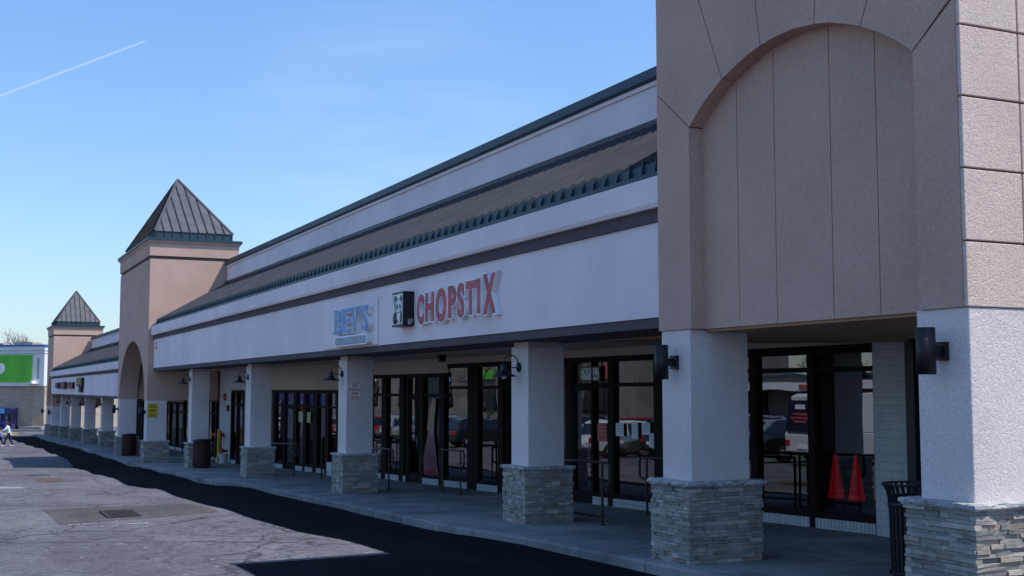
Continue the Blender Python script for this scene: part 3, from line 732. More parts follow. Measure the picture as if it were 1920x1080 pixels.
# ================================================================ far wing and far tower
B = empty('far_arcade', (9, 80, walk_z(80)), 'distant lower wing of the shopping arcade with pale fascia between the middle and far towers', 'building')
canopy(B, 59.12, 99.4, -1.18, -1.27)
for i, y in enumerate((70.6, 79.2, 87.7, 95.6)): column(B, 8.09, 8.71, y, y+.62, -.525, 80+i, .865, False, -.456)
mb = MB(); mb.box(11.0, 11.2, 62, 76, -.65, 1.2); mb.build('wall_above_windows', M['cream'], B)
storefront(B, 11.0, 62, 76, -.65, -1.15, [(62,62.3),(64,64.2),(66,66.3),(67.2,67.4),(69,69.3),(71,71.2),(73,73.2),(75.6,76)], doors=[(66.3,67.2)])
mb = MB(); mb.box(15.2, 25, 50, 76, -5, 3.5); mb.build('rear_mass', M['white'], B)
T3 = arch_tower('far_tower', 103, 7.75, 11.3, 99.5, 105.0, -1.28, 4.06, 100.2, 104.3, 1.1, 'small distant beige tower with pale pyramid roof at the far end of the row', 66, 10.6, 2.55)
T3.location = T3.location

# ---------------------------------------------------------------- wall lamps
def gooseneck(): # local: wall plate at origin on face toward -X
    r = empty('gooseneck_lamp', (0,0,0)); mb = MB(); mb.lathe([(.075,0),(.075,-.02),(.03,-.045),(.001,-.045)], (0,0,0), 18, 'x'); mb.build('wall_plate', M['black'], r)
    mb = MB(); pts = [(-.03,0,.0),(-.07,0,.02)]
    pts = [(-.02,0,.02)] + [(-.02-.015, 0, .06)] + [(-.145 + .115*math.cos(t), 0, .07+.115*math.sin(t)) for t in [PI*i/10 for i in range(11)]] + [(-.262,0,.03)]
    mb.tube(pts, .010, 8); mb.tube([(-.03,0,-.005),(-.24,0,-.005)], .008, 8); mb.build('arm', M['black'], r)
    mb = MB(); mb.lathe([(.03,.05),(.05,.035),(.055,.0),(.05,-.03),(.065,-.05),(.10,-.085),(.16,-.12),(.20,-.14),(.195,-.148),(.15,-.128),(.09,-.095),(.04,-.06)], (-.262,0,0), 22); mb.build('lamp_shade', M['black'], r)
    mb = MB(); mb.lathe([(.03,-.08),(.045,-.12),(.035,-.165),(.001,-.185)], (-.262,0,0), 12); mb.build('bulb', M['sign_white'], r)
    return r
g0 = gooseneck()
lamps = [(8.088,17.07,.34,'largest black gooseneck lamp, on the white column beside the restaurant door'),
         (8.088,26.25,.34,'black gooseneck lamp on the column that carries the no parking sign near the middle'),
         (8.088,35.43,.34,'black gooseneck lamp on the column just right of the red alarm bell'),
         (8.088,44.5,.34,'black gooseneck lamp on the column behind the near brown barrel bin'),
         (8.088,70.9,-.84,'black gooseneck lamp on the far wing column next to the middle tower'),
         (8.088,79.5,-.84,'black gooseneck lamp on the second far wing column from the middle tower'),
         (8.088,88.0,-.84,'black gooseneck lamp on the third far wing column from the middle tower'),
         (8.088,95.9,-.84,'black gooseneck lamp on the far wing column next to the far tower')]
for i, (x,y,z,l) in enumerate(lamps):
    o = g0 if i == 0 else copy_tree(g0)
    o.location = (x,y,z); tag(o, l.replace('Chopstix','restaurant'), 'lamp', 'gooseneck lamps on the arcade columns')
def sconce():
    r = empty('cylinder_sconce', (0,0,0)); mb = MB(); mb.box(-.045,0,-.06,.06,-.075,.075); mb.box(-.13,-.045,-.03,.03,-.04,.04); mb.build('bracket', M['black'], r)
    mb = MB(); mb.lathe([(.06,-.19),(.078,-.19),(.078,.19),(.06,.19)], (-.19,0,0), 24); mb.lathe([(.001,-.17),(.06,-.17)], (-.19,0,0), 24, cap=False); mb.lathe([(.001,.17),(.06,.17)], (-.19,0,0), 24, cap=False); mb.build('cylinder_shade', M['black'], r)
    return r
s0 = sconce()
for i, (x,y,z,l) in enumerate([(7.418,7.56,.31,'black cylinder wall light on the nearest pier, right of the arched recess'),
                               (7.418,11.58,.30,'black cylinder wall light on the left pier of the near tower'),
                               (7.452,50.55,-.90,'small black cylinder wall light beside the yellow speed bump sign'),
                               (7.452,58.8,-.90,'small black cylinder wall light on the far pier of the middle tower'),
                               (7.762,99.85,-1.75,'tiny black cylinder wall light on the near pier of the far tower'),
                               (7.762,106.85,-1.75,'tiny black cylinder wall light on the farthest pier of the far tower')]):
    o = s0 if i == 0 else copy_tree(s0); o.location = (x,y,z); tag(o, l, 'wall light', 'cylinder wall lights on the tower piers')

# ---------------------------------------------------------------- shop signs
S = empty('shop_sign', (7.5, 18.5, 1.2), 'raised red CHOPSTIX letters with white edges on the white fascia', 'shop sign')
lets = [('C',19.90,19.33,1.13,1.66),('H',19.27,18.82,1.16,1.665),('O',18.76,18.20,1.12,1.70),('P',18.11,17.74,1.17,1.70),('S',17.72,17.34,1.15,1.72),('T',17.32,16.86,1.18,1.72),('I',16.80,16.63,1.18,1.73),('X',16.58,16.02,1.15,1.775)]
# refine horizontal positions from the drawn lettering
import itertools
def px_y(x, X): # distance along facade for a sight line of the survey photo
    al = math.radians(25.01); return X/math.tan(al + math.atan((x-960)/2290.0))
pos = {'C':(781,794),'H':(796.5,813),'O':(816,836.5),'P':(839.5,854.5),'S':(856.5,870),'T':(872.5,891),'I':(893.5,900),'X':(904.5,928.5)}
for (ch, _, _, z0_, z1_) in lets:
    a, b = pos[ch]; yl, yr = px_y(a, 7.565), px_y(b, 7.565)
    m = MB(); text_mx(m, ch, yl+.035, yr-.035, z0_-.024, z1_+.024, 7.572, 7.658, .075); L = m.build('letter', M['letter_side'], S, fix=False)
    m = MB(); text_mx(m, ch, yl, yr, z0_, z1_, 7.565, 7.5715, .05); m.build('letter_face', M['letter_red'], L, fix=False)
# panda light box
P = empty('panda_light_box', (7.56, 20.85, 1.15), 'black box sign with a panda holding chopsticks, left of the red letters', 'shop sign')
mb = MB(); mb.box(7.45, 7.658, 20.57, 21.17, 1.13, 1.755); mb.build('cabinet', M['black'], P, bevel=.006)
mb = MB(); mb.box(7.444, 7.449, 20.60, 21.14, 1.17, 1.715); mb.build('face_panel', M['white_paint'], P)
def blob(m, cy, cz, ry, rz, x=7.441, rot=0, n=20):
    pts = []
    for k in range(n):
        t = 2*PI*k/n; u, v = ry*math.cos(t), rz*math.sin(t); pts.append((x, cy+u*math.cos(rot)-v*math.sin(rot), cz+u*math.sin(rot)+v*math.cos(rot)))
    m.add(pts, [tuple(range(n))])
m = MB()
def ring(m, cy, cz, ry, rz, t, a0=0, a1=2*PI, n=22):
    o = []
    for k in range(n+1):
        q = a0+(a1-a0)*k/n; o.append(((7.441, cy+ry*math.cos(q), cz+rz*math.sin(q)), (7.441, cy+(ry-t)*math.cos(q), cz+(rz-t)*math.sin(q))))
    for (p, q), (r_, t_) in zip(o, o[1:]): m.add([p, q, t_, r_], [(0,1,2,3)])
ring(m, 20.80, 1.50, .165, .135, .012)
blob(m, 20.95, 1.64, .055, .055); blob(m, 20.665, 1.635, .045, .055)
blob(m, 20.875, 1.49, .038, .05, rot=.5); blob(m, 20.725, 1.485, .034, .046, rot=-.5)
blob(m, 20.80, 1.435, .022, .015)
blob(m, 20.99, 1.29, .10, .115, rot=.5); blob(m, 20.665, 1.29, .045, .12)
blob(m, 20.93, 1.215, .10, .035, rot=-.2)
ring(m, 20.80, 1.27, .10, .085, .012, PI, 2*PI)
m.add([(7.4405,21.11,1.69),(7.4405,21.09,1.695),(7.4405,20.90,1.30),(7.4405,20.915,1.295)], [(0,1,2,3)])
m.add([(7.4405,21.04,1.70),(7.4405,21.022,1.70),(7.4405,20.885,1.31),(7.4405,20.90,1.305)], [(0,1,2,3)])
m.build('panda_drawing', M['sign_black'], P, fix=False)
m = MB(); m.box(7.53, 7.62, 20.53, 20.569, 1.20, 1.26); m.lathe([(.03,0),(.035,-.05)], (7.56,20.54,1.21), 10); m.build('bracket', M['metal_grey'], P)
# BEV'S
V = empty('shop_sign', (7.55, 23.9, .9), "faded blue BEV'S letters above a blue AUTO TAGS LLC. plate", 'shop sign')
m = MB(); m.box(7.625, 7.658, 22.52, 26.2, .87, 1.79); m.build('backing_panel', M['fascia'], V, bevel=.006)
bp = {'B':(627,640.5),'E':(641.5,657.5),'V':(658,672),"'":(673,676.5),'S':(678,689.5)}
for ch, (a, b) in bp.items():
    yl, yr = px_y(a, 7.515), px_y(b, 7.515); z0_, z1_ = 1.15, 1.66
    if ch == "'": z0_ = 1.50
    m = MB(); text_mx(m, ch, yl+.015, yr-.015, z0_-.012, z1_+.012, 7.518, 7.625, .04)
    def serif(mm, y0_, y1_, z, h, xf, xb, e): mm.box(xf, xb, min(y0_,y1_)-e, max(y0_,y1_)+e, z-e, z+h+e)
    w = yl-yr
    ser = {'B':[(yl+.06,yl-.2*w,0),(yl+.06,yl-.2*w,1)],'E':[(yl+.06,yl-.2*w,0),(yl+.06,yl-.2*w,1)],'V':[(yl+.05,yl-.35*w,1),(yr+.35*w,yr-.05,1)],'S':[],"'":[]}[ch]
    for a_, b_, top in ser: serif(m, a_, b_, (z1_-.045 if top else z0_), .045, 7.5175, 7.624, .010)
    L = m.build('letter', M['letter_side'], V, fix=False)
    m = MB(); text_mx(m, ch, yl, yr, z0_, z1_, 7.508, 7.5175, .018)
    for a_, b_, top in ser: serif(m, a_, b_, (z1_-.045 if top else z0_), .045, 7.5075, 7.517, 0)
    m.build('letter_face', M['letter_blue'], L, fix=False)
def capsule(y0_, y1_, z0_, z1_, n=8):
    r = (z1_-z0_)/2; c = (z0_+z1_)/2; pts = []
    for i in range(n+1): t = -PI/2+PI*i/n; pts.append((y1_-r*.6+r*.6*math.cos(t), c+r*math.sin(t)))
    for i in range(n+1): t = PI/2+PI*i/n; pts.append((y0_+r*.6+r*.6*math.cos(t), c+r*math.sin(t)))
    return pts
ya_, yb_ = px_y(688,7.515), px_y(627,7.515)
m = MB(); m.prism_x(capsule(ya_,yb_,.885,1.095), 7.515, 7.624); pl = m.build('plate', M['letter_side'], V)
m = MB(); m.prism_x(capsule(ya_+.07,yb_-.07,.912,1.068), 7.509, 7.514); m.build('plate_face', M['letter_blue'], pl)
m = MB(); text_mx(m, 'AUTO TAGS LLC.', yb_-.12, ya_+.12, .93, 1.05, 7.503, 7.5085, .02); m.build('lettering', M['letter_gold'], pl, fix=False)

# far wing signs (dark signs on pale fascia)
def dark_sign(ylo, yhi, z0_, z1_, label, cols, txt=None):
    r = empty('shop_sign', (7.6, (ylo+yhi)/2, z0_), label, 'shop sign')
    m = MB(); m.box(7.50, 7.658, ylo, yhi, z0_, z1_); m.build('cabinet', M['black'], r)
    m = MB(); rnd = random.Random(ylo)
    if txt: text_mx(m, txt, yhi-.15, ylo+.15, z0_+.1, z1_-.1, 7.49, 7.499, .02)
    else:
        for k in range(4):
            z = z0_+.06+(z1_-z0_-.12)*rnd.random(); m.box(7.494, 7.499, ylo+.2+rnd.random()*.4, yhi-.2-rnd.random()*.5, z, z+.06)
    m.build('face', M[cols], r, fix=False)
dark_sign(75.9, 79.0, .18, .68, 'largest dark sign with yellow and green patches on the far wing fascia', 'yellow')
m = MB(); m.box(7.60, 7.658, 76.2, 78.7, -.16, .16); m.box(7.50,7.60,76.3,77.2,-.16,.3)
tag(m.build('window_sign', M['sign_black']), 'small dark and white plate hanging below the largest sign of the far wing', 'sign')
dark_sign(81.4, 84.9, .05, .45, 'dark sign with dim red markings left of the largest far wing sign', 'sign_red')
dark_sign(86.8, 90.0, .03, .50, 'dark sign with red edge, third from the right on the far wing fascia', 'sign_red')
dark_sign(91.8, 94.0, .08, .47, 'narrow dark sign closest to the far tower on the far wing fascia', 'sign_red')

# small regulatory signs
def reg_sign(name, label, x0, x1, z0_, z1_, y, lines, base, ink, group=None):
    r = empty(name, ((x0+x1)/2, y, z0_), label, 'sign', group)
    m = MB(); m.box(x0, x1, y-.006, y, z0_, z1_); m.build('plate', M[base], r)
    m = MB(); w = x1-x0; h = z1_-z0_; b = w*.035; t = w*.025
    m.box(x0+b, x1-b, y-.0085, y-.007, z1_-b-t, z1_-b); m.box(x0+b, x1-b, y-.0085, y-.007, z0_+b, z0_+b+t)
    m.box(x0+b, x0+b+t, y-.0085, y-.007, z0_+b+t, z1_-b-t); m.box(x1-b-t, x1-b, y-.0085, y-.007, z0_+b+t, z1_-b-t)
    n = len(lines); lh = (h-4*b)/n
    mx = max(len(s) for s, _ in lines)
    for k, (s, wf) in enumerate(lines):
        zt = z1_-2*b-lh*k; ww = w*wf/2
        text_my(m, s, (x0+x1)/2-ww, (x0+x1)/2+ww, zt-lh*.82, zt-lh*.20, y-.0095, y-.007, .018)
    m.build('lettering', M[ink], r, fix=False)
    return r
NP = [('NO',.34),('PARKING',.86),('FIRE',.52),('ZONE',.58)]
reg_sign('parking_sign', 'white NO PARKING FIRE ZONE sign large on the column under the blue BEV\'S sign', 8.135, 8.44, -.24, .14, 25.948, NP, 'sign_white', 'sign_red', 'no parking signs on the columns')
reg_sign('warning_sign', 'yellow SPEED BUMPS AHEAD sign on the pier of the middle tower', 7.47, 7.86, -1.12, -.57, 50.21, [('SPEED',.62),('BUMPS',.66),('AHEAD',.64)], 'yellow_sign', 'sign_black')
reg_sign('parking_sign', 'small white no parking sign on the second far wing column from the middle tower', 8.25, 8.62, -1.72, -1.24, 79.198, NP, 'sign_white', 'sign_red', 'no parking signs on the columns')
reg_sign('parking_sign', 'tiny white no parking sign on the pier of the far tower', 8.0, 8.4, -2.2, -1.6, 99.51, NP, 'sign_white', 'sign_red', 'no parking signs on the columns')
r = empty('notice_sign', (7.65, 49.4, 1.55), 'small pale notice with faded red letters at the far end of the long fascia', 'sign')
m = MB(); m.box(7.645, 7.657, 49.1, 49.8, 1.52, 1.92); m.build('plate', M['sign_white'], r)
m = MB(); text_mx(m, 'NO', 49.7, 49.2, 1.74, 1.88, 7.640, 7.644, .02); text_mx(m, 'FIRE', 49.75, 49.15, 1.56, 1.70, 7.640, 7.644, .02); m.build('lettering', M['sign_red'], r, fix=False)

# ---------------------------------------------------------------- hand rails
def pipe_loop(mb, post, out, zt, zb, r=.021): # rounded return at a rail end, from the top down to zb and back to post
    px, py = post; dx, dy = out
    pts = [(px,py,zt)]
    def P(u, z): return (px+dx*u, py+dy*u, z)
    pts += [P(.11,zt), P(.15,zt-.012), P(.175,zt-.045), P(.18,zt-.09), P(.18,zb+.09), P(.175,zb+.045), P(.15,zb+.012), P(.11,zb), P(0,zb)]
    mb.tube(pts, r, 8)
def rail(label, posts, top_h=.92, loops=(), low=True, zoff=0):
    c = Vector((sum(p[0] for p in posts)/len(posts), sum(p[1] for p in posts)/len(posts)))
    r = empty('handrail', (c.x, c.y, walk_z(c.y)), label, 'handrail', 'pipe handrails along the storefronts')
    for (x, y) in posts:
        m = MB(); z = walk_z(y); m.tube([(x,y,z-.01),(x,y,z+top_h)], .021, 8); m.lathe([(.05,0),(.05,.01),(.03,.014)], (x,y,z), 12); m.build('post', M['rail'], r)
    m = MB(); m.tube([(x,y,walk_z(y)+top_h) for x,y in posts], .022, 8)
    for (k, d) in loops:
        L = math.hypot(*d); d = (d[0]/L, d[1]/L); z = walk_z(posts[k][1]); pipe_loop(m, posts[k], d, z+top_h, z+top_h-.34)
    m.build('top_rail', M['rail'], r)
    if low:
        m = MB(); m.tube([(x,y,walk_z(y)+.12) for x,y in posts], .018, 8); m.build('lower_rail', M['rail'], r)
    return r
rail('brown pipe handrail in front of the dark red restaurant door', [(8.92,15.96),(9.0,17.4),(9.1,18.9)], loops=[(0,(.15,-.9))])
rail('brown pipe handrail stub behind the left pier of the near tower', [(10.5,17.3),(10.5,15.6)], loops=[(0,(-.05,.3))], low=False)
rail('brown pipe handrail with three posts and two rounded ends, left of restaurant column', [(10.35,25.95),(10.0,25.0),(10.0,24.0)], loops=[(0,(.1,.9)),(2,(0,-1))])
rail('brown pipe handrail ending in a loop right of the no parking sign column', [(9.37,26.75),(9.4,28.3),(9.45,29.8)], loops=[(0,(.2,-.9))])
rail('brown pipe handrail in front of the storefront with blue valance', [(9.45,35.3),(9.1,36.8),(8.95,39.0)], loops=[(0,(.3,-.9))])
rail('brown pipe handrail just left of the no parking sign column', [(10.2,35.0),(9.6,33.0)], loops=[])
rail('dark pipe handrail between the yellow speed bump sign and the barrel bin', [(9.0,50.4),(9.15,50.2)], loops=[])
rail('dark pipe handrail behind the near barrel bin', [(9.6,47.6),(9.0,47.2)], loops=[])

# ---------------------------------------------------------------- bins
r = empty('litter_bin', (8.56, 9.15, walk_z(9.15)), 'black slatted steel litter bin with flared rim beside the nearest pier', 'bin')
zb = walk_z(9.15); m = MB(); nn = 30
for k in range(nn):
    a = 2*PI*k/nn; ca, sa = math.cos(a), math.sin(a)
    prof = [(.235,.05),(.245,.60),(.25,.74),(.27,.84),(.30,.90)]
    tq = Vector((-sa, ca, 0))*.016
    vs = []
    for R, h in prof:
        p = Vector((8.56+R*ca, 9.15+R*sa, zb+h)); q = p - Vector((ca,sa,0))*.008
        vs += [p-tq, p+tq, q+tq, q-tq]
    fs = []
    for i in range(len(prof)-1):
        for j in range(4): fs.append((i*4+j, i*4+(j+1)%4, i*4+4+(j+1)%4, i*4+4+j))
    m.add(vs, fs)
m.build('slats', M['black'], r)
for R, h, t in ((.25,.05,.03),(.252,.69,.05),(.302,.895,.02)): m = MB(); m.lathe([(R-.012,h),(R+.006,h),(R+.006,h+t),(R-.012,h+t),(R-.012,h)], (8.56,9.15,zb), 30, cap=False); m.build('ring', M['black'], r)
m = MB(); m.lathe([(.20,.03),(.215,.80)], (8.56,9.15,zb), 24); m.build('liner', M['dark'], r)
def barrel():
    r = empty('barrel_bin', (0,0,0)); m = MB()
    m.lathe([(.27,0),(.285,.02),(.30,.25),(.305,.45),(.30,.70),(.285,.90)], (0,0,0), 28); m.build('body', M['barrel'], r)
    m = MB()
    for k in range(28):
        a = 2*PI*k/28; m.bar((.300*math.cos(a),.300*math.sin(a),.06),(.296*math.cos(a),.296*math.sin(a),.86),.035,.012,(math.cos(a),math.sin(a),0))
    m.build('staves', M['barrel'], r)
    m = MB(); m.lathe([(.30,.90),(.325,.905),(.325,.95),(.29,.985),(.17,1.0),(.16,.97)], (0,0,0), 28); m.build('lid', M['black'], r)
    return r
b0 = barrel(); b0.location = (8.32, 43.35, walk_z(43.35)); tag(b0, 'dark brown barrel shaped bin in front of the column left of the yellow pipe', 'bin', 'brown barrel bins')
b1 = copy_tree(b0); b1.location = (7.85, 58.0, walk_z(58)); tag(b1, 'farther brown barrel bin under the arch of the middle tower', 'bin', 'brown barrel bins')
# bucket, standpipe, bollard, alarm bell
zb = walk_z(47.9)
r = empty('bucket', (10.0, 48.0, zb), 'white plastic bucket with a red label beside the yellow pipe', 'bucket')
m = MB(); m.lathe([(.15,0),(.19,.36),(.2,.37),(.19,.38),(.17,.37)], (9.95,47.6,zb), 18); m.build('pail', M['white_paint'], r)
m = MB(); m.box(9.755,9.775,47.56,47.72,zb+.12,zb+.28); m.build('paper_label', M['letter_red'], r)
m = MB(); m.lathe([(.06,0),(.06,1.25),(.045,1.30),(.001,1.32)], (9.85,48.0,zb), 14); tag(m.build('bollard', M['yellow']), 'slim yellow protective post in front of the white wall', 'bollard')
r = empty('fire_connection', (10.1, 48.9, zb), 'red fire department pipe connection on the white wall by the yellow post', 'fire connection')
m = MB(); m.tube([(10.24,48.9,zb+1.05),(10.0,48.9,zb+1.05)], .07, 12); m.tube([(10.02,48.9,zb+1.05),(9.86,49.2,zb+1.05)], .075, 12); m.tube([(10.02,48.9,zb+1.05),(9.86,48.6,zb+1.05)], .075, 12)
m.tube([(10.1,48.9,zb+.3),(10.1,48.9,zb+1.2)], .05, 12); m.build('pipe_body', M['red'], r)
for yy in (49.24, 48.56): 
    m = MB(); m.lathe([(.1,0),(.1,.05)], (9.80,yy,zb+1.05), 14, 'x'); m.build('cap', M['red'], r)
m = MB(); m.lathe([(.10,0),(.10,.06)], (10.02,48.3,zb+.45), 14, 'x'); m.tube([(10.08,48.3,zb+.45),(10.25,48.3,zb+.45)], .05, 10); m.build('lower_outlet', M['red'], r)
m = MB(); m.lathe([(.04,-.10),(.10,-.09),(.15,-.05),(.15,0)], (10.245,48.75,-.30), 20, 'x'); tag(m.build('alarm_bell', M['red']), 'round red fire alarm bell high on the white wall', 'alarm bell')
m = MB(); m.box(10.17, 10.245, 48.05, 48.25, -.85, -.62); tag(m.build('meter_box', M['black'], bevel=.008), 'small black box on the white wall under the alarm bell', 'box')
m = MB(); m.box(10.28, 10.55, 34.42, 34.85, walk_z(34.6)-.01, walk_z(34.6)+.38); tag(m.build('storage_box', M['white_paint'], bevel=.02), 'low white box on the walk behind the no parking sign column', 'box')

# ---------------------------------------------------------------- cones behind the vacant window
def cone():
    r = empty('traffic_cone', (0,0,0)); m = MB(); m.lathe([(.118,.025),(.112,.04),(.024,.62),(.018,.635),(.001,.64)], (0,0,0), 24); m.build('cone_body', M['cone'], r)
    m = MB(); m.lathe([(.122,0),(.122,.022)], (0,0,0), 24); m.build('base', M['cone'], r, bevel=.01); return r
c0 = cone(); fz = -1.85 - (13.9-11.9)*1.01/38.1
c0.location = (11.70, 14.08, -1.55); tag(c0, 'red traffic cone standing left of its twin behind the vacant shop window', 'traffic cone', 'red cones behind the vacant shop window')
c1 = copy_tree(c0); c1.location = (11.70, 13.64, -1.55); tag(c1, 'red traffic cone standing right of its twin behind the vacant shop window', 'traffic cone', 'red cones behind the vacant shop window')
m = MB(); m.box(11.42, 12.4, 12.8, 16.6, -2.0, -1.552); tag(m.build('display_plinth', M['dark']), 'low dark display platform behind the vacant shop window under the red cones', 'platform')
# papers
def paper(name, y0_, y1_, z0_, z1_, label, X=10.995, mat='paper', tilt=0, lines=3):
    r = empty(name, (X, (y0_+y1_)/2, z0_), label, 'notice'); m = MB(); c = ((y0_+y1_)/2, (z0_+z1_)/2)
    def R(y, z): dy, dz = y-c[0], z-c[1]; return (c[0]+dy*math.cos(tilt)-dz*math.sin(tilt), c[1]+dy*math.sin(tilt)+dz*math.cos(tilt))
    q = [R(y,z) for y,z in ((y0_,z0_),(y1_,z0_),(y1_,z1_),(y0_,z1_))]
    m.prism_x(q, X, X+.004); m.build('sheet', M[mat], r)
    m = MB(); h = z1_-z0_
    for k in range(lines):
        zz = z1_-h*(.2+.6*k/max(1,lines)); q = [R(y,z) for y,z in ((y0_+.05,zz-.006),(y1_-.06,zz-.006),(y1_-.06,zz+.006),(y0_+.05,zz+.006))]
        m.prism_x(q, X-.002, X-.0005)
    if lines: m.build('print', M['metal_grey'], r)
    return r
paper('notice', 18.89, 19.17, -.83, -.60, 'pale paper notice, left of four taped in the restaurant window')
paper('notice', 18.40, 18.61, -.857, -.577, 'narrow pale paper notice, second from left in the restaurant window')
paper('notice', 18.0, 18.27, -.779, -.569, 'square pale paper notice, third from left in the restaurant window')
paper('notice', 17.86, 18.03, -.99, -.745, 'tilted bluish paper notice at the right edge of the restaurant window', tilt=.12)
r = empty('framed_poster', (10.99, 20.1, .15), 'framed pale poster in the transom above the restaurant door', 'poster')
m = MB(); m.box(10.975, 10.985, 19.70, 20.48, .15, .425); m.build('frame', M['band'], r)
m = MB(); m.box(10.970, 10.974, 19.74, 20.44, .175, .40); pg = m.build('sheet', M['paper'], r)
m = MB()
for (y, z) in [(20.28,.33),(20.22,.29),(20.12,.34),(19.95,.24),(19.88,.25),(19.82,.24)]:
    m.box(10.966,10.969,y-.03,y+.03,z-.006,z+.006); m.box(10.966,10.969,y-.006,y+.006,z-.035,z+.035)
m.build('characters', M['sign_black'], pg)
m = MB()
for (y, z) in [(20.40,.20),(20.41,.37),(19.77,.20),(19.77,.37),(20.38,.28)]: 
    m.box(10.966,10.969,y-.03,y+.03,z-.02,z+.02)
m.build('corner_ornament', M['sign_green'], pg)
r = empty('window_poster', (10.99, 28.2, -2.2), 'tall orange and red poster with white streaks in a shop window', 'poster')
m = MB(); m.prism_x([(28.95,-2.1),(27.75,-2.12),(28.05,-1.1),(28.5,-1.0)], 10.985, 10.99); m.build('red_lower_half', M['poster_red'], r)
m = MB(); m.prism_x([(28.55,-1.0),(28.1,-1.1),(27.95,-.25),(28.15,-.2),(28.4,-.5)], 10.984, 10.989); m.build('orange_upper_half', M['tan'], r)
m = MB()
for k in range(6):
    y = 28.9-.2*k; m.prism_x([(y,-2.0),(y-.03,-2.0),(28.3-.04*k,-.95),(28.33-.04*k,-.95)], 10.981, 10.983)
m.build('white_streaks', M['metal_grey'], r)
paper('window_flyer', 19.5, 19.85, -.95, -.62, 'red and white flyer in the sidelight of the restaurant door', mat='letter_red')
paper('window_flyer', 38.6, 39.1, -1.05, -.72, 'yellow flyer on the glass of the blue bannered shop door, left one', 10.59, 'letter_gold', 0, 2)
paper('window_flyer', 37.7, 38.1, -1.05, -.72, 'yellow flyer on the glass of the blue bannered shop, right one', 10.59, 'letter_gold', 0, 2)

# ---------------------------------------------------------------- far store with green sign
D = Vector((.78, -.62, 0)).normalized(); Nn = Vector((-.62, -.78, 0)).normalized()
CX = Vector((8.78, 121.2, 0))     # lit corner
def Q(u, w, z): # u along front to the left of the corner, w outward
    p = CX - D*u + Nn*w; return (p.x, p.y, z)
def obox(m, u0, u1, w0, w1, z0_, z1_):
    m.hexa([Q(u0,w0,z0_),Q(u1,w0,z0_),Q(u1,w1,z0_),Q(u0,w1,z0_),Q(u0,w0,z1_),Q(u1,w0,z1_),Q(u1,w1,z1_),Q(u0,w1,z1_)])
zg = -3.66
G = empty('store_building', (CX.x, CX.y, zg), 'distant white and tan store with large green sign panel and blue coping', 'building')
# brick walls need a local orientation; block wall material uses x
m = MB(); obox(m, -0, 24, -30, 0, zg-.4, .30); m.build('wall', M['brick_tan'], G)
m = MB(); obox(m, -.05, 1.15, -1.2, .12, zg+1.25, .30); obox(m, -.3,-.06,-29,-1.3, zg-.4, .30); m.build('corner_pier', M['brick_tan'], G)
m = MB(); obox(m, -.09, 1.2, -1.25, .16, zg-.4, zg+1.25); m.build('pier_base', M['tan'], G)
m = MB(); obox(m, -.1, 24, -30, .35, .31, 3.98); m.build('upper_wall', M['store_white'], G)
m = MB(); obox(m, -.13, 24, -30, .38, 3.55, 3.60); obox(m, -.13, 24, -30, .38, 3.3, 3.34); obox(m,.42,.62,.35,.37,.95,2.9); m.build('reveal_line', M['metal_grey'], G)
m = MB(); obox(m, -.2, 24.2, -30.2, .45, 3.99, 4.14); m.build('coping', M['coping_blue'], G)
m = MB(); obox(m, 1.12, 14, .352, .42, .66, 3.2); sg = m.build('sign_panel', M['sign_green'], G)
m = MB()
hx = [(4.3,1.45),(4.02,1.75),(4.02,2.15),(4.3,2.42),(6.2,2.42),(6.2,1.45)]
m.add([Q(u,.47,z) for u,z in hx]+[Q(u,.425,z) for u,z in hx], [tuple(range(6)), tuple(range(6,12))[::-1]]+[(i,(i+1)%6,(i+1)%6+6,i+6) for i in range(6)]); bd = m.build('badge', M['sign_white'], sg)
for ch, u0_, z0_, z1_ in (('T',4.66,1.60,1.90),('E',4.70,2.02,2.28)):
    vs, fs = glyphs(ch, .03); m = MB(); m.add([Q(u0_ - .34*u + .12, .475+.02*w, z0_+(z1_-z0_)*v) for u,v,w in vs], fs); m.build('lettering', M['sign_black'], bd, fix=False)
m = MB(); obox(m, .45, 1.25, .4, 1.3, .52, .60); obox(m, .7, .9, .35, .9, .6, .8); m.build('floodlight', M['white_paint'], G)
m = MB(); obox(m, -1.5, 2.4, -9, -5, 4.14, 5.6); m.build('rooftop_unit', M['white_paint'], G)
m = MB(); obox(m, 3.2, 5.2, -4, -2.5, 4.14, 4.5); obox(m, 6, 7, -3, -2, 4.14, 4.4); m.build('rooftop_vent', M['tan'], G)
p_ = Q(2.0,-6,5.6); m = MB(); m.tube([p_, (p_[0],p_[1],p_[2]+.3)], .05, 8); m.lathe([(.25,.3),(.35,.38),(.22,.5),(.02,.52)], p_, 12); m.build('roof_fan', M['metal_grey'], G)
m = MB(); obox(m, -2.5, 24, -1, 1.9, zg-.5, zg-.02); tag(m.build('store_sidewalk', M['concrete']), kind='structure')
m = MB(); obox(m, -.5, 1.9, .1, 1.1, zg-.02, zg+.25); tag(m.build('plinth', M['concrete'], bevel=.03), 'low concrete plinth at the corner of the green signed store', 'plinth')
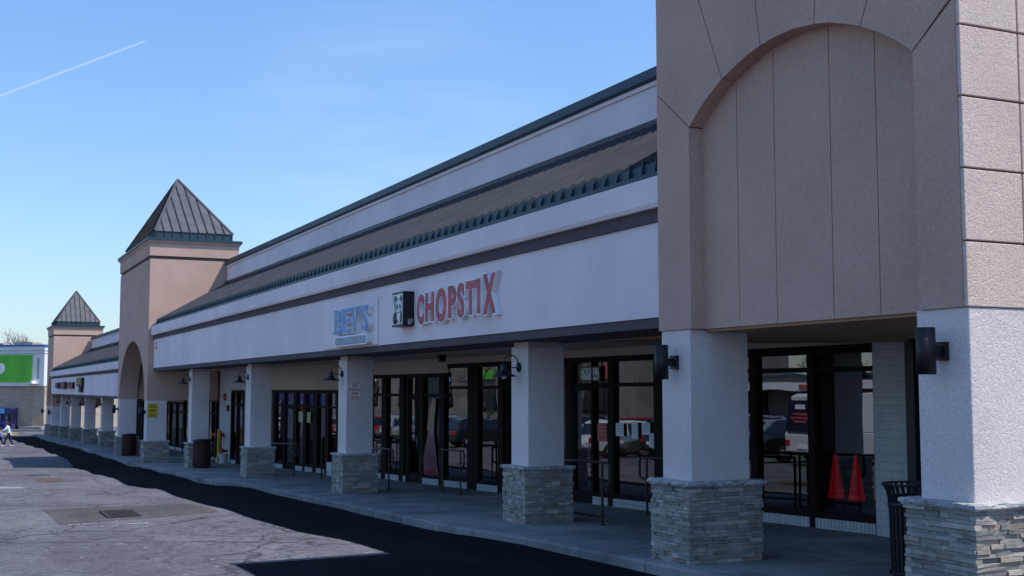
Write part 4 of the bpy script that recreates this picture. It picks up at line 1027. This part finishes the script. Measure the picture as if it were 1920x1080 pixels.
def vending(u0_, w, label, mat, tops, seed):
    c = Q(u0_+w/2,.5,zg); r = empty('vending_machine', c, label, 'vending machine', 'machines against the store wall')
    m = MB(); obox(m, u0_, u0_+w, .05, .85, zg, zg+1.95); m.build('cabinet', mat, r, bevel=.03)
    m = MB(); obox(m, u0_+.1, u0_+w-.1, .86, .88, zg+1.45, zg+1.88); m.build('header_panel', tops, r)
    m = MB(); obox(m, u0_+.12, u0_+w*.62, .86, .875, zg+.75, zg+1.38); m.build('display', M['sign_black'], r)
    m = MB(); obox(m, u0_+w*.7, u0_+w-.12, .86, .875, zg+.8, zg+1.2); m.build('keypad', M['metal_grey'], r)
    m = MB(); obox(m, u0_+.15, u0_+w-.15, .86, .875, zg+.2, zg+.42); m.build('tray', M['black'], r)
bluec = plain('blue_machine', (.02,.05,.30), .4, .4); bluel = plain('light_blue_panel', (.14,.42,.70), .5, .4); purple = plain('dark_violet_machine', (.06,.05,.14), .4, .4)
vending(2.75, .72, 'dark violet machine with a sticker, right one beside the tan store wall', purple, purple, 1)
vending(3.5, .68, 'blue machine with a light blue header, middle of the store machines', bluec, bluel, 2)
vending(4.2, .68, 'blue machine with a light blue header next to the white one', bluec, bluel, 3)
vending(5.15, .85, 'white machine with blue panel at the left edge of the picture', M['white_paint'], bluel, 4)
m = MB(); obox(m, 1.45, 2.3, .3, .9, zg, zg+.28); tag(m.build('planter', M['dark']), 'low dark shrub planter at the foot of the tan store wall', 'planter')

# ---------------------------------------------------------------- bare trees
def bare_tree(name, loc, h, seed, label, group=None, depth=6, r0=.22):
    rnd = random.Random(seed); root = empty(name, loc, label, 'tree', group)
    tr = MB(); cr = MB()
    def grow(p, d, L, r, lev):
        q = p + d*L; mid = p.lerp(q,.5) + Vector((rnd.uniform(-1,1),rnd.uniform(-1,1),0))*L*.05
        (tr if lev <= 1 else cr).tube([p, mid, q], [r, r*.86, r*.72], 5 if lev > 2 else 8, cap=False)
        if lev >= depth: return
        for k in range(rnd.choice((2,3,3) if lev < 4 else (2,3))):
            ax = Vector((rnd.uniform(-1,1), rnd.uniform(-1,1), rnd.uniform(-.2,.2))).normalized()
            nd = (Matrix.Rotation(rnd.uniform(.25,.72), 3, ax) @ d); nd = (nd + Vector((0,0,.12))).normalized()
            grow(q, nd, L*rnd.uniform(.66,.86), max(.012, r*.62), lev+1)
    grow(Vector(loc), Vector((0,0,1)), h*.2, r0, 0)
    tr.build('trunk', M['trunk'], root, fix=False); cr.build('crown', M['trunk'], root, fix=False)
for i, (x, y, h, l) in enumerate([(9.3, 175, 14, 'bare leafless tree with rounded crown directly above the store roof'), (7.3, 182, 13.5, 'bare leafless tree partly cut by the left edge above the store'), (11.6,190,12.5,'smaller bare leafless tree between the round crowned tree and the white roof unit')]):
    bare_tree('bare_tree', (x, y, -3.8), h, 3+i, l, 'bare trees beyond the store', 6 if i else 7, .26)
bare_tree('bare_tree', (-19, 77, road_z(-19,77)), 9, 31, 'bare parking lot tree mirrored in the restaurant window', 'bare trees in the parking lot', 6, .2)
bare_tree('bare_tree', (-22, 99, road_z(-22,99)), 10, 33, 'bare parking lot tree mirrored in the middle shop windows', 'bare trees in the parking lot', 6, .2)
bare_tree('bare_tree', (-30, 64, road_z(-30,64)), 8, 35, 'bare parking lot tree mirrored in the vacant shop window', 'bare trees in the parking lot', 6, .2)

# ---------------------------------------------------------------- parked cars (mirrored in the shop windows)
pk_dark = plain('dark_van_wrap', (.02,.02,.05), .5, .3, 0, .05)
def make_car(paint, kind='suv'):
    r = empty('parked_car', (0,0,0)); L = 4.6; W = .9
    if kind == 'suv':   low = [(-2.3,.35),(-2.32,.75),(-2.22,.98),(2.05,1.0),(2.3,.85),(2.32,.5),(2.25,.3)]; cab = [(-2.15,.98),(-1.85,1.58),(-1.5,1.66),(.55,1.62),(1.25,1.02)]
    elif kind == 'car': low = [(-2.25,.32),(-2.28,.7),(-2.15,.88),(1.5,.9),(2.2,.72),(2.27,.45),(2.2,.28)]; cab = [(-1.9,.88),(-1.2,1.34),(-.8,1.40),(.35,1.38),(1.15,.90)]
    else:               low = [(-2.9,.4),(-2.92,1.1),(-2.9,1.2),(2.0,1.22),(2.75,1.0),(2.8,.6),(2.75,.4)]; cab = [(-2.88,1.2),(-2.85,2.45),(-2.6,2.55),(1.1,2.5),(1.75,1.95),(2.2,1.22)]
    def loft(poly, w0, w1, zr, inset=.12):
        m = MB(); z0_ = min(p[1] for p in poly); z1_ = max(p[1] for p in poly); n = len(poly)
        ring = []
        for s, k in ((-1, 1.0), (-1, .0), (1, .0), (1, 1.0)):
            rr = []
            for (u, z) in poly:
                f = (z-z0_)/(z1_-z0_); w = (w0 + (w1-w0)*f)
                if k == 1.0: rr.append((u*.97, s*w, z0_+(z-z0_)*.97+.01))
                else: rr.append((u, s*(w-inset), z))
            ring.append(rr)
        vs = [v for R in ring for v in R]; fs = [tuple(range(n)), tuple(3*n+i for i in range(n))[::-1]]
        for a in range(3):
            for i in range(n): fs.append((a*n+i,(a*n+(i+1)%n),((a+1)*n+(i+1)%n),(a+1)*n+i))
        m.add(vs, fs); return m
    loft(low, W, W, 0).build('body', paint, r, bevel=.03)
    cb = loft(cab, W-.04, W-.2, 0, .1); cb.build('cabin', paint, r, bevel=.02)
    zt = max(z for _, z in cab); zb_ = cab[0][1]
    gl = MB(); y0_ = cab[0][0]; y1_ = cab[-1][0]
    for s in (-1, 1):
        def wp(u, z): f = (z-zb_)/(zt-zb_); return (u, s*(W-.04+(-.16)*f+.012), z)
        segs = [(y0_+.35, -.45), (-.38, .62)] if kind != 'van' else [(1.0, 1.65)]
        for a, b in segs:
            za, zz = zb_+.06, zt-.14
            a2, b2 = a+.12 if a < -1 else a, b-.22 if b > .4 else b
            gl.quad(wp(a,za), wp(b,za), wp(b2,zz), wp(a2,zz))
    a, b = cab[-1], cab[-2]
    def fb(p, q, e):
        d = Vector((q[0]-p[0], 0, q[1]-p[1])); n_ = Vector((d.z,0,-d.x)).normalized()*e
        P0 = Vector((p[0],0,p[1]))+d*.12+n_; P1 = Vector((p[0],0,p[1]))+d*.86+n_
        gl.quad((P0.x,-.72,P0.z),(P0.x,.72,P0.z),(P1.x,.62,P1.z),(P1.x,-.62,P1.z))
    fb(a, b, .02); fb(cab[0], cab[1], -.02)
    gl.build('window', M['carglass'], r, fix=False)
    for sx in (-1.42, 1.42):
        for sy in (-1, 1):
            m = MB(); m.lathe([(.2,-.1),(.33,-.1),(.345,-.05),(.345,.05),(.33,.1),(.2,.1)], (sx, sy*.82, .34), 20, 'y'); w = m.build('wheel', M['tyre'], r)
            m = MB(); m.lathe([(.001,.104*sy),(.2,.10*sy),(.21,.08*sy)], (sx, sy*.82, .34), 16, 'y', cap=False); m.build('rim', M['chrome'], w)
    fx = max(p[0] for p in low); bx = min(p[0] for p in low)
    for sy in (-1, 1):
        m = MB(); m.box(fx-.14, fx+.0, sy*.55-.15, sy*.55+.15, .62, .76); m.build('headlight', M['lamp_clear'], r, bevel=.02)
        m = MB(); m.box(bx-.01, bx+.12, sy*.68-.10, sy*.68+.10, .72, .95); m.build('taillight', M['lamp_red'], r, bevel=.02)
    if kind == 'van':
        m = MB(); m.box(bx-.03, bx+.02, -.66, .66, 1.25, 2.3); gq = m.build('rear_graphic', pk_dark, r)
        m = MB()
        for zz, hw_ in ((1.78,.42),(1.66,.5),(1.55,.36)): m.box(bx-.036, bx-.031, -hw_, hw_, zz, zz+.07)
        m.build('red_lettering', M['letter_red'], gq)
        m = MB(); m.box(bx-.036, bx-.031, -.3, .3, 1.98, 2.14); m.build('white_label', M['sign_white'], gq)
    m = MB(); m.box(bx-.02, bx+.02, -.26, .26, .62, .75); m.build('number_plate', M['sign_white'], r)
    m = MB(); m.box(bx-.05, bx+.15, -.85, .85, .38, .52); m.box(fx-.15, fx+.04, -.85, .85, .34, .5); m.build('bumper', M['black'], r, bevel=.03)
    return r
def paintm(name, c, metal=.2): 
    m = plain(name, c, .3, .5, metal, .03); m.node_tree.nodes['Principled BSDF'].inputs['Coat Weight'].default_value = .6; return m
pw = paintm('white_car_paint', (.70,.71,.72), 0); ps = paintm('silver_car_paint', (.38,.39,.40), .5); pk = paintm('black_car_paint', (.012,.013,.016)); pr = paintm('red_car_paint', (.33,.02,.02)); pb = paintm('blue_car_paint', (.02,.05,.14)); pg_ = paintm('grey_car_paint', (.10,.105,.115), .4)
cars = [('suv', pw, 'white sport utility car'), ('car', pk, 'black sedan'), ('suv', pr, 'red sport utility car'), ('van', pw, 'tall white van'), ('suv', ps, 'silver sport utility car'), ('car', pb, 'dark blue sedan'), ('suv', pk, 'black sport utility car'), ('car', ps, 'silver sedan'), ('car', pw, 'white sedan'), ('car', pg_, 'grey sedan')]
protos = {}
spots = [(9,-9.6,33.0),(6,-13.4,30.5),(4,-13.4,33.3),(3,-6.9,38.5),(9,-13.4,38.9),(1,-13.4,41.7),(4,-14.2,49.2),(5,-15.4,52.1),(8,-13.4,55.7),(2,-13.4,61.3),(6,-13.4,64.1),(7,-13.4,69.7),(4,-26,36.1),(0,-26,41.7),(5,-26,47.3),(8,-26,58.5),(1,-26,66.9)]
where = ['nearest the near tower','second in the front parking row','third in the front parking row','in the lot aisle','beside the aisle van','mirrored by the restaurant','in the middle of the front row','left of centre in the front row','past the middle of the front row','opposite the middle tower','next to the car opposite the middle tower','at the far end of the front row','at the near end of the back row','second in the back row','in the middle of the back row','past the middle of the back row','at the far end of the back row']
rc = random.Random(5); yy = 43.0
side_words = ['first','second','third','fourth','fifth','sixth','seventh','eighth','ninth','tenth','eleventh','twelfth','thirteenth','fourteenth','fifteenth','sixteenth','seventeenth','eighteenth']
j = 0
while yy < 118 and j < 18:
    spots.append((rc.choice([0,1,4,5,6,7,8,9]) if j != 9 else 2, -6.6+rc.uniform(-.2,.2), yy)); where.append(side_words[j] + ' in the row along the road'); j += 1; yy += rc.choice([2.8,2.8,5.6,8.4])
spots[3] = (3, -7.4, 34.5); spots[0] = (6, -6.8, 37.5)
spots.append((4, -28, 67.5)); where.append('parked far across the lot')
for i, (k, x, y) in enumerate(spots):
    kind, pm, nm = cars[k]
    if k not in protos: o = protos[k] = make_car(pm, kind)
    else: o = copy_tree(protos[k])
    o.location = (x, y, road_z(x, y)); o.rotation_euler = (0, 0, PI if (i % 3 or k == 3) else 0)
    tag(o, nm + ' ' + where[i], 'van' if kind == 'van' else 'car', 'cars parked in the lot')
# shop building across the lot, seen in the window reflections
H = empty('shop_building', (-62, 70, -3.5), 'long low pale shop building across the parking lot, mirrored in the storefronts', 'building')
m = MB(); m.box(-80, -62, -40, 170, -5, 1.2); m.build('wall', M['tan_wall'], H)
m = MB(); m.box(-61.99, -58.5, -40, 170, -.1, .75); m.build('canopy', M['white_paint'], H)
m = MB(); m.box(-80.2, -61.7, -40.2, 170.2, 1.2, 1.6); m.build('coping', M['roof_edge'], H)
for k in range(14):
    y = -32 + k*14.5; m = MB(); m.box(-61.98, -61.85, y, y+9, -3.0, -.3); f = m.build('window', M['bronze'], H)
    m = MB(); m.box(-61.849, -61.80, y+.3, y+8.7, -2.6, -.5); m.build('pane', M['carglass'], f)
    m = MB(); m.box(-58.49, -58.4, y+1, y+5, .05, .6); m.build('sign_panel', M[['sign_green','letter_red','letter_blue','white_paint'][k%4]], H)
K = empty('shop_building', (-50, 220, -3.5), 'taller grey building beyond the far end of the parking lot', 'building')
m = MB(); m.box(-70, -50, 120, 330, -5, 8.5); m.build('wall', M['tan_wall'], K)
m = MB(); m.box(-70.2, -49.8, 119.8, 330.2, 8.5, 8.9); m.build('coping', M['roof_edge'], K)
for k in range(12):
    y = 126 + k*17; m = MB(); m.box(-49.98, -49.85, y, y+8, -3.0, .5); f = m.build('window', M['bronze'], K)
    m = MB(); m.box(-49.84, -49.80, y+.3, y+7.7, -2.6, .2); m.build('pane', M['carglass'], f)
    m = MB(); m.box(-49.7, -49.6, y, y+6, 1.4, 2.8); m.build('sign_panel', M[['letter_red','white_paint','sign_green','letter_blue'][k%4]], K)
def pole(x, y, label):
    z = road_z(x,y); r = empty('light_pole', (x,y,z), label, 'street lamp', 'lamp poles in the parking lot')
    m = MB(); m.lathe([(.28,0),(.28,.7)], (x,y,z), 14); m.build('concrete_base', M['concrete'], r)
    m = MB(); m.tube([(x,y,z+.7),(x,y,z+8.5)], [.09,.055], 10); m.build('pole', M['bronze'], r)
    for s in (-1,1):
        m = MB(); m.box(x-.15, x+.15, y+s*.5-.3, y+s*.5+.3, z+8.4, z+8.55); m.tube([(x,y,z+8.45),(x,y+s*.4,z+8.45)], .03, 6); m.build('lamp_head', M['bronze'], r)
pole(-19.5, 36, 'bronze lamp pole in the parking lot near the front cars'); pole(-19.5, 74, 'bronze lamp pole farther along the parking lot')

# ---------------------------------------------------------------- people
def figure(name, base, heading, joints, edges, rads, mats, label, extra):
    """skin modifier body; joints in local coords (x forward)"""
    r = empty(name, base, label, 'person')
    r.rotation_euler = (0,0,heading)
    me = bpy.data.meshes.new('body'); me.from_pydata(joints, edges, []); o = bpy.data.objects.new('body', me); COL.objects.link(o); o.parent = r
    sk = o.modifiers.new('skin','SKIN'); sk.use_smooth_shade = True
    lay = me.skin_vertices[0].data if me.skin_vertices else None
    if lay is None:
        bm = bmesh.new(); bm.from_mesh(me); bm.verts.layers.skin.verify(); bm.to_mesh(me); bm.free(); lay = me.skin_vertices[0].data
    for i, q in enumerate(rads): lay[i].radius = (q, q) if not isinstance(q, tuple) else q
    lay[0].use_root = True
    ss = o.modifiers.new('sub','SUBSURF'); ss.levels = 1; ss.render_levels = 2
    me.materials.append(mats[0])
    for nm, mb_, mt in extra:
        mm = mb_.build(nm, mt, None); mm.parent = r
    return r
def walker(name, base, heading, s, lean, shirt, trousers, label, reach=False):
    J = []; E = []; Rr = []
    def j(p, r, par=None):
        J.append(tuple(c*s for c in p)); Rr.append(r*s)
        if par is not None: E.append((par, len(J)-1))
        return len(J)-1
    pel = j((0,0,.92), .12); ab = j((lean*.25,0,1.08), .105, pel); ch = j((lean*.7,0,1.30), .125, ab); nk = j((lean,0,1.44), .052, ch); hd = j((lean+.05,0,1.53), .055, nk)
    hands = {}
    for sy, sw in ((1, .22), (-1, -.16)):
        sh = j((lean*.85, sy*.17, 1.38), .05, ch); el = j((lean*.85+sw*.4+(.15 if reach else -.02), sy*.23, 1.12), .038, sh); wr = j((lean*.85+sw+(.3 if reach else .06), sy*.21, .90+(.15 if reach else 0)), .026, el)
        hn = j((lean*.85+sw+(.36 if reach else .1), sy*.20, .82+(.15 if reach else 0)), .03, wr)
        for f in range(5): j((lean*.85+sw+(.41 if reach else .13)+.01*f, sy*(.17+.015*f), .75+(.15 if reach else 0)+(.03 if f == 4 else .004*f)), .008, hn)
    feet = []
    for sy, st in ((1, .30), (-1, -.30)):
        hp = j((0, sy*.09, .86), .085, pel); kn = j((st*.55+.06, sy*.095, .48), .058, hp); an = j((st, sy*.095, .09), .036, kn); feet.append((st, sy*.095)); 
        j((st+.10, sy*.10, .04), .035, an)
    ex = []
    hm = MB()   # head with face
    n = 14
    cx, cz = (lean+.075)*s, 1.605*s
    prof = [(.001,-.125),(.045,-.115),(.068,-.07),(.078,-.01),(.080,.05),(.062,.10),(.001,.125)]
    hm.lathe([(a*s, b*s) for a, b in prof], (cx,0,cz), n, cap=False)
    hm.lathe([(.014*s,-.02*s),(.004*s,.03*s)], (cx+.085*s,0,cz-.01*s), 6)
    for sy in (-1,1): hm.lathe([(.012*s,-.02*s),(.02*s,0),(.012*s,.025*s)], (cx,sy*.082*s,cz), 6)
    ex.append(('head', hm, M['skin']))
    em = MB()
    for sy in (-1,1): em.lathe([(.001,-.008*s),(.010*s,0),(.001,.008*s)], (cx+.074*s, sy*.03*s, cz+.01*s), 6, cap=False)
    em.box(cx+.070*s, cx+.078*s, -.02*s, .02*s, cz-.062*s, cz-.055*s); ex.append(('eyes_and_mouth', em, M['sign_black']))
    hr = MB(); hr.lathe([(.070*s,-.09*s),(.098*s,-.03*s),(.100*s,.06*s),(.075*s,.12*s),(.001,.142*s)], (cx-.028*s,0,cz+.008*s), 14, cap=False); ex.append(('hair', hr, M['hair']))
    def shell(ps, rs, n=12):
        m = MB(); m.tube([tuple(c*s for c in p) for p in ps], [r*s for r in rs], n); return m
    t = shell([(0,0,.80),(0,0,.95),(lean*.3,0,1.1),(lean*.7,0,1.28),(lean*.9,0,1.39),(lean,0,1.43)], [.165,.155,.14,.155,.125,.065], 14)
    for sy, sw in ((1,.22),(-1,-.16)):
        e_ = (lean*.85+sw*.4+(.15 if reach else -.02), sy*.23, 1.12)
        t2 = shell([(lean*.8, sy*.12, 1.38),(lean*.85, sy*.17, 1.37), e_], [.065,.070,.058], 10); t.add(t2.v, t2.f, True)
    ex.append(('top', t, shirt))
    lg = MB()
    for sy, st in ((1,.30),(-1,-.30)):
        q = shell([(0,sy*.07,.93),(0,sy*.09,.84),(st*.55+.06,sy*.095,.48),(st,sy*.095,.10)], [.105,.105,.075,.055], 10); lg.add(q.v, q.f, True)
    ex.append(('trousers', lg, trousers))
    for st, yy in feet:
        m = MB(); m.tube([tuple(c*s for c in p) for p in ((st-.05,yy,.05),(st+.03,yy,.055),(st+.12,yy,.045),(st+.18,yy,.035))], [.035*s,.045*s,.045*s,.025*s], 8); ex.append(('shoe', m, M['white_paint']))
    return figure(name, base, heading, J, E, Rr, [M['skin']], label, ex)
wy = 80.5
walker('person', (3.87, wy, road_z(3.87,wy)), PI*1.02, .87, .13, M['tee'], M['legging'], 'woman with brown hair in a pale tee and dark trousers walking across the road', True)
walker('person', (3.45, wy+.5, road_z(3.45,wy+.5)), PI*1.0, .65, .04, M['lilac'], M['legging'], 'child in a lilac top walking just ahead of the woman')

# ---------------------------------------------------------------- light, sky, camera
sund = Vector((1, -.79, 2.05)).normalized()
sun = bpy.data.lights.new('sun', 'SUN'); sun.energy = 5.0; sun.angle = math.radians(.53); sun.color = (1.0, .965, .915)
so = bpy.data.objects.new('sun', sun); COL.objects.link(so); so.rotation_euler = sund.to_track_quat('Z', 'Y').to_euler()
w = bpy.data.worlds.new('World'); scene.world = w; w.use_nodes = True; nt = w.node_tree
bg = nt.nodes['Background']; sky = nt.nodes.new('ShaderNodeTexSky'); sky.sky_type = 'NISHITA'; sky.sun_disc = False
sky.sun_elevation = math.asin(sund.z); sky.sun_rotation = math.atan2(sund.x, sund.y); sky.air_density = 1.0; sky.dust_density = .6; sky.ozone_density = 1.6; sky.altitude = 50
dirn = nt.nodes.new('ShaderNodeTexCoord').outputs['Generated']
def vdot(v):
    n = nt.nodes.new('ShaderNodeVectorMath'); n.operation = 'DOT_PRODUCT'; nt.links.new(dirn, n.inputs[0]); n.inputs[1].default_value = v; return n.outputs['Value']
SKYC = sky.outputs['Color']
sz = nt.nodes.new('ShaderNodeSeparateXYZ'); nt.links.new(dirn, sz.inputs[0])
tint = ramp(nt, sz.outputs['Z'], [(0, (.84,.93,1.14)), (.12, (.93,1.09,1.26)), (.35, (.96,1.24,1.52)), (.75, (1.26,1.50,1.76))])
c = mixc(nt, 1.0, SKYC, tint, 'MULTIPLY')
# contrail: short great-circle streak
d0 = Vector((0.0359, 1.0686, .2394)).normalized(); d1 = Vector((.1439, 1.0140, .2850)).normalized()
ext = (d0 - (d1-d0)*1.2).normalized()
nrm = d0.cross(d1).normalized(); mid = (ext+d1).normalized(); half = ext.dot(mid)
across = math_n(nt, 'ABSOLUTE', vdot(nrm))
tang = nrm.cross(mid).normalized(); along = vdot(tang)
a1 = d1.dot(tang); a0 = ext.dot(tang)
lo, hi = min(a0,a1), max(a0,a1)
wd = .0011
inl = ramp(nt, math_n(nt, 'DIVIDE', across, wd), [(.25, (1,1,1)), (1, (0,0,0))])
t_ = nt.nodes.new('ShaderNodeMapRange'); nt.links.new(along, t_.inputs['Value']); t_.inputs['From Min'].default_value = lo; t_.inputs['From Max'].default_value = hi
seg = ramp(nt, t_.outputs[0], [(0,(0,0,0)),(.02,(1,1,1)),(.98,(1,1,1)),(1,(0,0,0))])
front = math_n(nt, 'GREATER_THAN', vdot(mid), 0)
tr = mixc(nt, 1.0, mixc(nt, 1.0, inl, seg, 'MULTIPLY'), front, 'MULTIPLY')
tr = mixc(nt, 1.0, tr, (.22,.22,.22), 'MULTIPLY')
cloudc = (6.2, 7.0, 7.6)
# thin cirrus
mp = nt.nodes.new('ShaderNodeMapping'); mp.inputs['Scale'].default_value = (2.2, 2.2, 13); mp.inputs['Rotation'].default_value = (0, .12, .2); nt.links.new(dirn, mp.inputs['Vector'])
cn = noise(nt, mp.outputs[0], 1.9, 7, .62, .6)
cm = ramp(nt, vdot((0.3262, 0.9239, 0.2)), [(.990,(0,0,0)),(.9992,(1,1,1))])
ci = mixc(nt, 1.0, ramp(nt, cn, [(.36,(0,0,0)),(.72,(.42,.42,.42))]), mixc(nt, 1.0, cm, (.36,.36,.36), 'MULTIPLY'), 'MULTIPLY')
c = mixc(nt, ci, c, cloudc)
c = mixc(nt, tr, c, (7.5, 8.2, 8.6))
nt.links.new(c, bg.inputs['Color']); bg.inputs['Strength'].default_value = .145

cam = bpy.data.cameras.new('camera'); co = bpy.data.objects.new('camera', cam); COL.objects.link(co); scene.camera = co
cam.sensor_width = 36; cam.lens = 2290/1920*36; cam.clip_start = .1; cam.clip_end = 6000
co.location = (0,0,0); co.rotation_euler = (math.radians(90+4.743), 0, math.radians(-25.01))
scene.view_settings.view_transform = 'Standard'; scene.view_settings.look = 'None'; scene.view_settings.exposure = 0; scene.view_settings.gamma = 1
scene.cycles.use_denoising = True; scene.cycles.max_bounces = 8; scene.cycles.transparent_max_bounces = 16
scene.cycles.sample_clamp_indirect = 8
